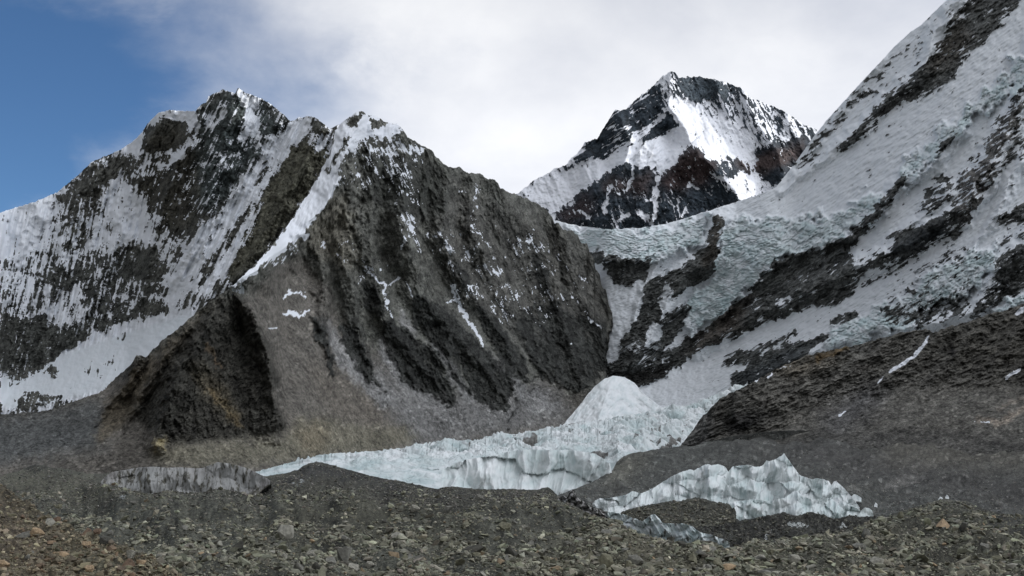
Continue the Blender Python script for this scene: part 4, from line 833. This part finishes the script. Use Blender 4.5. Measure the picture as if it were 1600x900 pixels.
ice_form('ice_sail', [
    dict(top=sail_top, bot=[(926,792),(960,806),(1000,806),(1100,812),(1240,826),(1343,822)], D=395.0, thick=16, tan=1.35, block=22, amp=5.2, seed=41, ice=.35, ribs=[([(1225,708),(1232,745),(1236,800)],7,24),([(1106,725),(1112,780)],5,18),([(1186,729),(1180,790)],4,16)]),
    dict(top=[(1078,826),(1081,815),(1087,802),(1094,797),(1104,791),(1116,790),(1130,787),(1150,784),(1176,780),(1200,783),(1226,778),(1238,769),(1246,767),(1254,775),(1270,781),(1290,779),(1308,777),(1322,786),(1334,792),(1344,797)], bot=[(1078,834),(1119,834),(1181,826),(1212,822),(1262,818),(1303,824),(1344,824)], D=352.0, thick=26, tan=1.2, block=20, amp=4.2, seed=47, ice=.5, ribs=[([(1246,767),(1244,810)],5,14),([(1150,786),(1146,815)],4,12)])],
    ICE_M, 'largest white ice sail with a sharp pointed peak standing on the rubble', 'ice pinnacle')
ice_form('ice_block', [dict(top=[(1341,806),(1346,797),(1352,793),(1358,794),(1363,798),(1365,806)], bot=[(1341,818),(1365,818)], D=345.0, thick=6, block=12, amp=1.2, seed=51, ice=.8, jag=.4)], ICE_M, 'blue-grey ice block leaning at the right end of the big ice sail', 'ice block')
ice_form('ice_block', [dict(top=[(1330,776),(1334,772),(1340,774),(1346,778)], bot=[(1330,784),(1346,785)], D=430.0, thick=5, block=8, amp=.8, seed=52, ice=.5, jag=.4)], ICE_M, 'small pale ice block on the gravel just above the right end of the sail', 'ice block')
ice_form('ice_block', [dict(top=[(1466,780),(1469,776),(1472,777),(1475,781)], bot=[(1466,786),(1475,786)], D=420.0, thick=3, block=6, amp=.6, seed=53, ice=.2, jag=.4)], ICE_M, 'small upright ice block left of two on the gravel knoll', 'ice block')
ice_form('ice_block', [dict(top=[(1477,777),(1479,773),(1481,774),(1483,778)], bot=[(1477,783),(1483,784)], D=424.0, thick=3, block=6, amp=.6, seed=54, ice=.2, jag=.4)], ICE_M, 'small upright ice block right of two on the gravel knoll', 'ice block')
ice_form('ice_block', [dict(top=[(1366,789),(1368,785),(1371,788)], bot=[(1366,793),(1371,793)], D=410.0, thick=2, block=6, amp=.4, seed=55, ice=.1, jag=.3)], ICE_M, 'tiny white ice splinter on the gravel right of the sail', 'ice block')
ice_form('ice_lobe', [dict(top=[(690,735),(715,722),(740,716),(770,712),(800,704),(830,702),(860,703),(890,703),(915,706),(930,709),(942,716),(948,722),(953,724),(956,737)], bot=[(690,785),(870,785),(912,772),(940,756),(956,746)], D=[(690,600),(956,600)], thick=60, tan=.95, block=44, amp=11, seed=57, ice=.38, jag=2.0, step=1.1)], ICE_M, 'broad smooth-fronted lump of ice at the front end of the glacier', 'ice lobe')
ice_form('ice_fin', [dict(top=[(944,812),(950,800),(957,800),(966,802),(976,804),(988,809),(997,812),(1004,815),(1010,810),(1018,804),(1024,804),(1030,810),(1035,817),(1050,818),(1067,818),(1080,821),(1093,831),(1103,834),(1115,836),(1122,840),(1128,842),(1134,844),(1139,848),(1141,858)], bot=[(944,822),(987,850),(1030,866),(1093,868),(1141,872)], D=[(944,250),(1141,205)], thick=7, tan=1.6, block=11, amp=2.2, seed=61, ice=.55, shear=-.5, dirt=.12, dirtvar=.5)], ICE_M, 'low grey-white ice fin running down behind the near rubble', 'ice fin')
ice_form('ice_fin', [dict(top=[(872,780),(880,774),(886,777),(892,766),(897,764),(900,773),(905,780),(915,785),(923,792),(934,795),(944,800),(950,812)], bot=[(872,800),(900,806),(950,830)], D=[(872,182),(950,172)], thick=6, tan=1.3, block=6, amp=2.0, seed=63, ice=.6, shear=-.7, dirt=.4, dirtvar=.5)], DIRTY_M, 'dirty grey fluted ice fin on the crest of the rubble ridge', 'ice fin')

# ================================================================== MIDDLE RUBBLE: mound in front of the sail and dark hollow below it
def rubble_bank(name, x0, x1, top, bot, D0, tan, T, mat, label, cat, seed, hum=1.0, jag=2.2, back=30, snowS=None):
    g = Relief(x0, x1, top, bot, 1.1, jag=jag, jagscale=4, seed=seed)
    D = g.climb(D0, tan); px, py = g.px, g.py
    bl = fbm(px / 14, py / 8, 5, seed + 4, .65)
    f1, f2, cid = worley(px / 5.5, py / 4, seed)
    z = hum * (.9 * fbm(px / 34, py / 16, 4, seed + 1) + .35 * (1 - f1) * cid + .3 * fbm(px / 5, py / 4, 3, seed + 2))
    z *= sstep(g.v, 1.01, .93) * .8 + .2
    s = None
    if snowS is not None: s = sstep(sample(snowS, *warp(px, py, 2, 12, 1.5, 5, 3)) + .3 * bl, 0, .3)
    o = g.finish(name, D, mat, T.get(*warp(px, py, 4, 16, 2, 6, seed)) * (1 + .35 * bl + .5 * (cid - .5))[..., None], s, zadd=z, back=back, backtan=.6)
    tag(o, label, cat, kind='structure'); return g
RUB = terrain_mat('rubble', .22, 1.05, 1.5, var=.55, snow=(.36,.38,.37), ice=(.36,.38,.37))
G_mound = rubble_bank('moraine_mound', 962, 1150, [(962,812),(972,800),(994,793),(1015,788),(1031,786),(1045,783),(1062,783),(1075,779),(1087,777),(1100,779),(1112,783),(1125,785),(1138,787),(1150,800)], [(962,835),(1150,850)], 300.0, .45, Tint((62,61,55),1.4), RUB, 'dark rubble mound in the hollow in front of the ice sail', 'mound', 201, .8)
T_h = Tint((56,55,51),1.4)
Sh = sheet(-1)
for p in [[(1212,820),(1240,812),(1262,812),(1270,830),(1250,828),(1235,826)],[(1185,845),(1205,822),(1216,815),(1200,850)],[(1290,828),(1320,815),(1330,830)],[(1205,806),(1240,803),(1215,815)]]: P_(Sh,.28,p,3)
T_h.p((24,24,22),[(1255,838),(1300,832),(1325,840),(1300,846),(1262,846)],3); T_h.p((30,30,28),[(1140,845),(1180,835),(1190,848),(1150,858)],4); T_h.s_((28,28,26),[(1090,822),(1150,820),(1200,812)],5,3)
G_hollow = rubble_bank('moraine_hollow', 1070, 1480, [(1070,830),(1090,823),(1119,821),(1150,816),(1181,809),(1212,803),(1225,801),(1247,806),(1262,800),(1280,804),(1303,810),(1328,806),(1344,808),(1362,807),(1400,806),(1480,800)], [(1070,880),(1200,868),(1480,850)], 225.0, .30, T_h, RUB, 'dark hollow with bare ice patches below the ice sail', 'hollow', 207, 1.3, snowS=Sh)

# ================================================================== FOREGROUND MORAINE
def foreground():
    top = [(-500,770),(-200,752),(-60,752),(0,745),(25,737),(45,730),(60,727),(80,731),(110,735),(135,740),(160,740),(190,737),(260,737),(330,738),(365,744),(400,745),(425,742),(445,739),(465,737),(474,731),(482,726),(494,723),(510,726),(540,735),(580,746),(620,752),(655,760),(680,765),(700,762),(712,761),(740,764),(800,764),(835,766),(848,764),(856,761),(866,768),(876,778),(890,788),(905,795),(925,804),(957,812),(987,831),(1008,839),(1029,847),(1067,852),(1093,846),(1108,845),(1122,850),(1140,860),(1155,853),(1170,846),(1200,843),(1240,840),(1280,837),(1320,830),(1350,822),(1380,810),(1400,803),(1425,797),(1445,790),(1462,784),(1476,781),(1492,785),(1508,786),(1530,795),(1560,800),(1600,803),(1900,830),(2100,840)]
    g = Relief(-480, 2080, top, [(-500,985),(2100,985)], 1.5, rowstep=1.0, jag=1.7, jagscale=9, seed=27)
    px, py = g.px, g.py
    pl = 12 * FPX / np.clip(py - 697, 6, None)
    D = 1 / (1 / pl + 1 / 900)
    # humps and hollows of the debris cover
    bl = fbm(px / 16, py / 8, 5, 121, .66)
    H = sheet(0)
    for pts, a, w, b in [([(430,790),(465,755),(495,726),(560,742),(640,768)],1.0,14,16),([(470,800),(540,790),(620,800),(700,812)],.8,8,10),([(560,770),(600,765),(660,780)],.6,8,8),([(300,790),(360,775),(400,780)],.6,10,10),
        ([(190,780),(250,790),(330,800)],.6,8,8),([(700,790),(780,778),(850,770)],.7,14,12),([(880,800),(960,835),(1020,855)],.8,10,10),([(1340,840),(1420,810),(1476,786),(1530,800)],1.1,16,16),
        ([(900,870),(1000,862),(1100,868)],.7,14,12),([(1180,860),(1280,850),(1360,845)],.6,10,10),([(1400,860),(1500,850),(1600,860)],.6,14,12),([(60,735),(120,760),(200,800),(280,840)],.8,14,14),([(620,840),(700,830),(800,835)],.6,12,12)]:
        sl, m = stroke_mask(pts, w * 1.5, b * 2.4); H[sl] = np.maximum(H[sl], m * a)
    hum = sample(H, *warp(px, py, 8, 30, 3, 9, 4))
    f1, f2, cid = worley(px / 7, py / 4.5, 7); g1, g2, gid = worley(px / 3.4, py / 2.4, 9)
    sc = D / 160.0
    z = sc * (2.4 * hum + 1.5 * fbm(px / 70, py / 30, 3, 122, .4) + .2 * fbm(px / 16, py / 10, 3, 123) + .11 * (1 - f1) * (cid > .4) + .06 * (1 - g1) * gid)
    z *= sstep(g.v, 1.0, .80) * .88 + .12
    T = Tint((74,73,64), 1.15)
    T.p((62,60,52),[(410,740),(495,722),(640,755),(860,762),(870,790),(700,800),(560,780),(430,775)],8); T.p((50,49,46),[(420,775),(470,738),(495,724),(520,730),(600,752),(680,768),(760,775),(840,772),(820,790),(690,790),(560,760),(500,750),(450,775)],6)
    T.p((80,78,66),[(-240,750),(60,735),(160,750),(180,790),(80,790),(0,770)],8); T.p((92,88,66),[(210,770),(260,765),(280,780),(230,785)],8,.5)
    T.p((60,58,48),[(430,800),(560,790),(700,810),(760,840),(600,850),(450,850)],10,.7); T.p((84,80,66),[(860,850),(1200,850),(1240,900),(860,900)],16); T.p((66,64,54),[(1180,850),(1400,810),(1560,800),(1640,900),(1300,900)],16)
    T.p((56,55,50),[(1480,790),(1640,800),(1640,850),(1540,830)],10)
    ip = sheet(-1); 
    for p, v in [([(440,777),(470,748),(480,760),(475,780),(462,785)],.15),([(402,776),(410,765),(418,772),(404,785)],.2),([(468,800),(500,796),(505,808),(480,820),(470,815)],.05),([(568,812),(612,812),(600,832),(575,832)],.1),([(172,790),(200,784),(205,800),(190,805)],.15),([(455,745),(480,728),(486,735),(455,765),(430,778)],.02),
                 ([(255,768),(270,770),(268,782),(252,782)],.0)]: P_(ip, v, p, 2.5)
    s = sstep(sample(ip, *warp(px, py, 2, 10, 1, 4, 3)) + .25 * bl, 0, .35)
    bright = 1 + .7 * fbm(px / 60, py / 24, 4, 126) + .4 * bl + .75 * (cid - .5) * (cid > .35) + .5 * (gid - .5)
    rock = T.get(*warp(px, py, 8, 26, 3, 8, 3)) * np.clip(bright, .35, 2)[..., None]
    o = g.finish('moraine', D, terrain_mat('moraine_debris', .12, 1.0, 1.6, var=.5, snow=(.30,.32,.31), ice=(.3,.32,.31)), rock, s, zadd=z, back=40, backtan=.5)
    tag(o, 'near field of grey stones and gravel covering the glacier', 'moraine', kind='structure')
    return g
G_fore = foreground()
ice_form('ice_cliff', [dict(top=[(158,752),(166,743),(175,738),(190,735),(214,731),(240,729),(262,731),(285,730),(305,732),(318,731),(330,726),(340,722),(352,723),(370,727),(385,731),(398,737),(412,744),(424,752)], bot=[(158,756),(163,760),(175,770),(185,782),(196,790),(215,788),(242,785),(262,782),(275,787),(300,785),(330,770),(350,773),(375,780),(395,780),(410,766),(424,756)], D=[(163,212),(408,212)], thick=9, tan=2.2, block=30, amp=1.7, seed=67, ice=.4, dirt=.40, dirtvar=.22, jag=.7, rock=(70,69,63))], DIRTY_M, 'dirty grey ice cliff with vertical streaks on the left of the moraine', 'ice cliff')

def near_slope():
    top = [(-600,600),(-200,700),(-60,736),(0,756),(14,764),(40,786),(56,795),(70,804),(90,812),(112,824),(130,832),(150,842),(175,850),(200,858),(215,866),(235,872),(252,882),(275,892),(300,908),(330,930),(370,960),(420,985)]
    g = Relief(-560, 415, top, [(-600,1000),(420,1000)], 1.35, rowstep=1.0, jag=3.0, jagscale=11, seed=29)
    px, py = g.px, g.py
    D = 1 / (np.clip(py - 700, 4, None) / (7.5 * FPX) + 1 / 75.)
    D = np.minimum(D, 66 - .01 * px)
    f1, f2, cid = worley((px + py * .5) / 10, (py - px * .3) / 5, 17); g1, g2, gid = worley(px / 4, py / 3, 19); bl = fbm(px / 18, py / 10, 5, 131, .65)
    z = .22 * fbm(px / 34, py / 18, 3, 132) + .05 * (1 - f1) * (cid > .4) + .02 * (1 - g1) * gid
    T = Tint((92,84,68), 1.25); T.p((88,79,66),[(-240,700),(0,770),(60,820),(100,860),(60,900),(-240,960)],16); T.p((84,80,66),[(100,840),(200,870),(300,900),(280,980),(120,960)],14); T.p((66,60,48),[(-240,700),(0,755),(70,800),(60,812),(0,775),(-240,720)],6)
    rock = T.get(*warp(px, py, 6, 20, 3, 8, 5)) * np.clip(1 + .4 * bl + .7 * (cid - .5) + .5 * (gid - .5), .35, 2)[..., None]
    o = g.finish('slope', D, terrain_mat('near_slope_debris', .05, 1.0, 1.4, var=.5), rock, zadd=z, back=14, backtan=.7)
    tag(o, 'brown stony slope dropping into the lower left corner', 'slope', kind='structure')
    return g
G_near = near_slope()

# ================================================================== BOULDERS AND RUBBLE
import bmesh
def rock_proto(seed, n=16, flat=.7, bevel=False):
    r = np.random.default_rng(seed); p = r.normal(size=(n, 3)); p /= np.linalg.norm(p, axis=1)[:, None]
    p *= r.uniform(.72, 1.0, (n, 1)); p *= (1.0, r.uniform(.6, .95), flat * r.uniform(.75, 1.1))
    p = np.sign(p) * np.abs(p) ** .85
    bm = bmesh.new()
    for q in p: bm.verts.new(q)
    bmesh.ops.convex_hull(bm, input=bm.verts)
    for v in [v for v in bm.verts if not v.link_faces]: bm.verts.remove(v)
    if bevel:
        bmesh.ops.dissolve_limit(bm, angle_limit=R(14), verts=bm.verts, edges=bm.edges)
        bmesh.ops.bevel(bm, geom=bm.edges[:], offset=.045, segments=2, affect='EDGES', profile=.6)
    bmesh.ops.triangulate(bm, faces=bm.faces)
    bm.verts.index_update(); V = np.array([v.co[:] for v in bm.verts]); F = np.array([[v.index for v in f.verts] for f in bm.faces]); bm.free()
    return V, F
def stone_mat(name, sc, use_attr, col=(0.2, 0.19, 0.165)):
    m, N, L = new_mat(name); out = N.new('ShaderNodeOutputMaterial'); b = N.new('ShaderNodeBsdfPrincipled'); L.new(b.outputs[0], out.inputs[0])
    tc = N.new('ShaderNodeTexCoord').outputs['Object']; n = nnoise(N, L, tc, sc, 6, .65); n2 = nnoise(N, L, tc, sc * .3, 3, .5)
    g = nmath(N, L, 'ADD', mapr(N, L, n, .3, .7, .62, 1.3), mapr(N, L, n2, .35, .65, -.16, .16))
    vm = N.new('ShaderNodeVectorMath'); vm.operation = 'SCALE'; L.new(g, vm.inputs['Scale'])
    if use_attr: L.new(_attr(N, 'rock').outputs['Color'], vm.inputs[0])
    else: vm.inputs[0].default_value = col
    L.new(vm.outputs[0], b.inputs['Base Color']); b.inputs['Roughness'].default_value = .9
    bp = N.new('ShaderNodeBump'); bp.inputs['Strength'].default_value = .6; bp.inputs['Distance'].default_value = .12 / sc * 2; L.new(n, bp.inputs['Height']); L.new(bp.outputs[0], b.inputs['Normal'])
    return m
def rotm(a, b, c):
    ca, sa, cb, sb, cc, s_ = math.cos(a), math.sin(a), math.cos(b), math.sin(b), math.cos(c), math.sin(c)
    return np.array([[ca, -sa, 0], [sa, ca, 0], [0, 0, 1]]) @ np.array([[cb, 0, sb], [0, 1, 0], [-sb, 0, cb]]) @ np.array([[1, 0, 0], [0, cc, -s_], [0, s_, cc]])
def rubble(name, g, n, w, smin, smax, pw, base, label, seed, tint=None, zone=None, scale=1.0):
    """loose stones lying on the surface of a built slope, joined as one uncountable cover"""
    r = np.random.default_rng(seed); protos = [rock_proto(seed * 50 + i, 12, .7) for i in range(14)]
    rows, cols = g.px.shape; Vs, Fs, Cs = [], [], []; off = 0
    wt = w(g.px, g.py); wt[-3:] = 0; wt = wt.ravel(); wt = wt / wt.sum(); idx = r.choice(rows * cols, n, p=wt)
    P = g.V.reshape(-1, 3)[idx]; dist = g.D.ravel()[idx]
    u = r.random(n); spx = (smin ** (1 - pw) + u * (smax ** (1 - pw) - smin ** (1 - pw))) ** (1 / (1 - pw))
    rad = spx * .5 * dist / FPX * scale * np.interp(g.py.ravel()[idx], [740, 800, 840, 900], [.62, .85, 1.08, 1.35])
    for i in range(n):
        V, F = protos[r.integers(14)]; M = rotm(r.uniform(0, 6.28), r.normal(0, .35), r.normal(0, .35))
        v = (V * (r.uniform(.8, 1.35), r.uniform(.8, 1.1), r.uniform(.55, 1.0))) @ M.T * rad[i] + P[i] + (0, 0, rad[i] * r.uniform(-.05, .35))
        Vs.append(v); Fs.append(F + off); off += len(v)
        c = lin(base) * 1.7 * math.exp(r.normal(.12, .38)) * (1 + r.normal(0, .03, 3))
        if tint is not None and r.random() < tint[0]: c = lin(tint[1]) * 1.8 * r.uniform(.7, 1.2)
        Cs.append(np.repeat(c[None], len(v), 0))
    V = np.concatenate(Vs); F = np.concatenate(Fs); C = np.clip(np.concatenate(Cs), .01, .6)
    o = mesh_from(name, V, F, STONE, {'rock': C}, smooth=False); tag(o, label, 'rubble', kind='stuff'); return o
STONE = stone_mat('loose_stone', 2.2, True)
inside = lambda px, a, b: ((px > a) & (px < b)).astype(float)
rubble('rubble', G_fore, 56000, lambda px, py: inside(px, -60, 1660) * (py > 770) * (py < 935) * (.5 + 1.1 * sstep(py, 790, 870)) * (.28 + 1.6 * sstep(fbm(px / 80, py / 26, 4, 201), -.12, .35)), 2.4, 19, 2.35, (86,85,73), 'loose grey stones strewn over the near moraine', 5, (.015, (98,86,68)))
rubble('rubble', G_fore, 26000, lambda px, py: inside(px, -60, 1660) * (py > 765) * (py < 935), 1.8, 6, 2.5, (80,79,69), 'small grey pebbles and chips between the stones of the moraine', 15)
rubble('rubble', G_fore, 15000, lambda px, py: inside(px, -60, 1660) * (py <= 800), 2.4, 10, 2.9, (74,73,67), 'fine dark rubble along the far crest of the moraine', 6)
rubble('rubble', G_near, 7500, lambda px, py: inside(px, -60, 340) * (py < 960), 2.5, 17, 2.7, (90,84,68), 'brown and grey stones lying on the lower left slope', 7, (.10, (92,78,62)))
rubble('rubble', G_mound, 3200, lambda px, py: np.ones_like(px) * (py < 835), 1.8, 10, 2.7, (76,75,66), 'dark stones covering the mound before the ice sail', 8)
rubble('rubble', G_hollow, 5200, lambda px, py: np.ones_like(px) * (py < 860), 1.6, 9, 2.8, (68,67,60), 'dark stones scattered in the hollow below the ice sail', 9)
rubble('rubble', G_slope, 12000, lambda px, py: inside(px, 900, 1640) * (py < 815) * (.3 + sstep(py, 700, 790)), 1.6, 6.5, 2.9, (90,89,84), 'small stones speckling the dark slope behind the ice sail', 10)

PROTO = {}
def boulder_mesh(kind, tone, col):
    k = (kind, tone)
    if k not in PROTO:
        sd, n, fl = {'angular': (301, 13, .8), 'flat': (302, 14, .42), 'rounded': (303, 26, .75), 'slab': (304, 9, .5), 'tall': (305, 12, 1.25), 'blocky': (306, 11, .9)}[kind]
        V, F = rock_proto(sd, n, fl, True)
        mats = MATS.setdefault(tone, stone_mat(tone.replace(' ', '_') + '_stone', 3.0, False, tuple(np.clip(lin(col) * 1.55, 0, .6))))
        ob = mesh_from('boulder', V, F, mats, {}, smooth=False); PROTO[k] = ob.data; bpy.data.objects.remove(ob)
    return PROTO[k]
MATS = {}
TONES = {'grey': (96,95,88), 'pale grey': (122,120,110), 'dark grey': (62,61,55), 'rust brown': (90,74,60), 'tan': (132,114,90), 'olive grey': (92,90,74)}
def ground_at(g, x, y):
    c = int(np.clip(np.argmin(np.abs(g.x - x)), 0, len(g.x) - 1)); r = int(np.argmin(np.abs(g.py[:, c] - y))); return g.V[r, c], g.D[r, c]
def boulder(x, y, w, kind, tone, label, rz=None, g=None, group=None, rnd=random.Random(3), sq=(1, 1, 1), sink=.25):
    p, D = ground_at(g or G_fore, x, y); s = w * .5 * D / FPX
    o = bpy.data.objects.new('boulder', boulder_mesh(kind, tone, TONES[tone])); COL.objects.link(o)
    fl = {'angular': .8, 'flat': .42, 'rounded': .75, 'slab': .5, 'tall': 1.25, 'blocky': .9}[kind]
    o.location = (p[0], p[1], p[2] + s * fl * (1 - sink) * .75 * sq[2])
    o.scale = (s * sq[0], s * sq[1], s * sq[2]); o.rotation_euler = (rnd.uniform(-.15, .15), rnd.uniform(-.15, .15), rnd.uniform(0, 6.28) if rz is None else rz)
    tag(o, label, 'boulder', group); return o
B = boulder
B(448,846,34,'angular','pale grey','pale upright angular boulder left of centre with small stones at its foot',1.1,sq=(.9,.9,1.25))
B(490,857,27,'slab','pale grey','flat pale slab lying right of the pale upright boulder',.2)
B(538,879,32,'tall','grey','tall grey boulder at the bottom edge left of centre',.6); B(517,893,24,'angular','grey','wedge-shaped grey boulder leaning left of the tall grey one',2.2)
B(470,894,26,'blocky','grey','squat grey boulder at the bottom edge below the pale slab',2.9); B(553,897,24,'angular','pale grey','pale boulder at the bottom edge right of the tall grey one',1.9)
B(622,850,24,'angular','pale grey','pale peaked boulder alone in the fine gravel near the centre',.5,sq=(1.1,1,.8)); B(578,883,16,'rounded','pale grey','small round pale boulder right of the tall grey one',.5)
B(749,791,15,'rounded','grey','round grey boulder near the crest in front of the glacier',.3); B(628,790,17,'flat','grey','flat grey boulder on the dark ground below the hump',.3)
B(591,801,10,'flat','pale grey','small flat pale stone on the dark ridge below the hump',.3); B(679,784,8,'rounded','pale grey','small round pale boulder on the dark gravel left of the crest boulder',.3)
B(738,868,38,'slab','dark grey','long dark slab lying below the centre of the moraine',.15,sq=(1.2,.8,.8)); B(789,838,24,'angular','olive grey','olive boulder at the foot of the crest right of centre',1.)
B(921,880,25,'blocky','olive grey','upright boulder left of the biggest boulder at bottom centre',.4,sq=(.9,.9,1.2)); B(946,884,33,'rounded','olive grey','biggest rounded boulder at bottom centre among tightly packed stones',.8,sq=(1,1,1.15))
B(948,862,22,'angular','grey','angular boulder resting just behind the biggest bottom boulder',1.3); B(905,860,18,'angular','grey','grey boulder behind the upright one at bottom centre',2.1)
B(1048,852,17,'tall','dark grey','narrow dark boulder standing under the ice fin',.4); B(1066,866,18,'rounded','dark grey','dark rounded boulder right of the narrow dark one',.4)
B(1085,880,26,'blocky','olive grey','olive block at bottom right of centre below the ice fin end',.9); B(1135,893,36,'flat','tan','pale tan slab at the bottom edge right of centre',.4,sq=(1.2,.8,.9)); B(1195,898,30,'flat','grey','flat grey slab at the bottom edge beyond the tan slab',.3)
B(1475,826,36,'blocky','tan','tan rectangular block on the right side of the moraine',.55,sq=(1.1,.8,.75)); B(1343,860,24,'angular','grey','peaked grey boulder left of the tan block',.4,sq=(1.1,1,.8)); B(1222,856,16,'flat','pale grey','small pale flat boulder under the dark hollow',.2)
B(1508,859,22,'flat','olive grey','olive slab right of and below the tan block',2.4); B(1524,853,24,'flat','olive grey','long slab tilting beside the olive slab on the right',2.6); B(1540,868,18,'angular','grey','grey boulder right of the two tilted slabs',1.2)
B(1585,890,32,'flat','pale grey','pale flat boulder in the lower right corner',.2); B(1570,878,20,'flat','grey','grey slab above the pale boulder in the right corner',.5); B(1372,893,26,'angular','pale grey','pale boulder at the bottom edge below the peaked grey one',.5); B(1213,893,20,'angular','pale grey','pale angular boulder at the bottom right of centre',2.5)
B(76,824,26,'slab','pale grey','pale tilted slab on the near slope at the left',1.0,g=G_near,sq=(.8,.8,1.3)); B(88,816,20,'angular','rust brown','rusty boulder just above the pale tilted slab',.4,g=G_near)
B(134,832,24,'blocky','rust brown','rust brown boulder half way down the left slope crest',.4,g=G_near,sink=.6); B(152,838,16,'angular','rust brown','smaller rusty boulder beside the rust brown one on the left slope',.9,g=G_near); B(165,848,26,'rounded','dark grey','dark boulder at the foot of the rusty boulders',.9,g=G_near,sink=.6)
B(196,894,30,'blocky','rust brown','reddish boulder at the bottom edge on the left',.2,g=G_near); B(205,874,20,'tall','pale grey','pale upright stone above the reddish boulder on the left',.2,g=G_near); B(222,884,24,'flat','tan','tan flat boulder right of the reddish one',.2,g=G_near); B(140,894,18,'angular','tan','tan angular boulder at the bottom edge left of the reddish one',1.2,g=G_near)
B(4,888,24,'rounded','tan','tan rounded boulder in the lower left corner',.2,g=G_near); B(40,842,30,'slab','grey','grey slab lying down the brown slope at far left',.3,g=G_near,sq=(1.3,.7,.8))
def scatter():
    rd = random.Random(11); zones = [(0,200,780,840,G_fore,'behind the brown slope at left'),(200,420,800,895,G_fore,'on the moraine left of the pale upright boulder'),(420,620,800,898,G_fore,'around the tall grey boulder'),(620,860,800,898,G_fore,'in the gravel below the centre'),
        (860,1140,858,898,G_fore,'packed below the ice fins'),(1140,1360,850,898,G_fore,'below the dark hollow'),(1360,1600,800,898,G_fore,'around the tan block at right'),(0,260,800,898,G_near,'on the brown slope at left')]
    counts = [14, 34, 30, 40, 56, 28, 44, 22]; used = set()
    sizes = [('small', 10, 14), ('medium-sized', 15, 21), ('large', 22, 34)]
    for (x0, x1, y0, y1, g, where), n in zip(zones, counts):
        for i in range(n):
            x = rd.uniform(x0, x1); y = rd.uniform(y0, y1)
            c = float(np.interp(x, g.x, g.top))
            if y < c + 6: continue
            k = min(1.0, .45 + .55 * (y - 770) / 120); nm, a, b = rd.choices(sizes, (5, 3, 1.4))[0]
            kind = rd.choice(['angular', 'flat', 'rounded', 'slab', 'blocky']); tone = rd.choices(['grey', 'pale grey', 'dark grey', 'olive grey', 'tan'], (5, 3, 2, 4, 1))[0]
            if g is G_near: tone = rd.choice(['tan', 'rust brown', 'grey', 'olive grey'])
            lb = f'{nm} {tone} {kind} boulder {where}'
            boulder(x, y, rd.uniform(a, b) * k, kind, tone, lb, g=g, group=lb + 's' if False else f'{nm} {tone} {kind} boulders {where}', rnd=rd)
scatter()
# a group is only kept where it has more than one member
_cnt = {}
for o in COL.objects:
    if 'group' in o: _cnt.setdefault(o['group'], []).append(o)
for k, v in _cnt.items():
    if len(v) == 1: del v[0]['group']
for o in COL.objects:
    if o.name.startswith('boulder') and 'group' not in o: o['group'] = 'boulders scattered over the moraine'
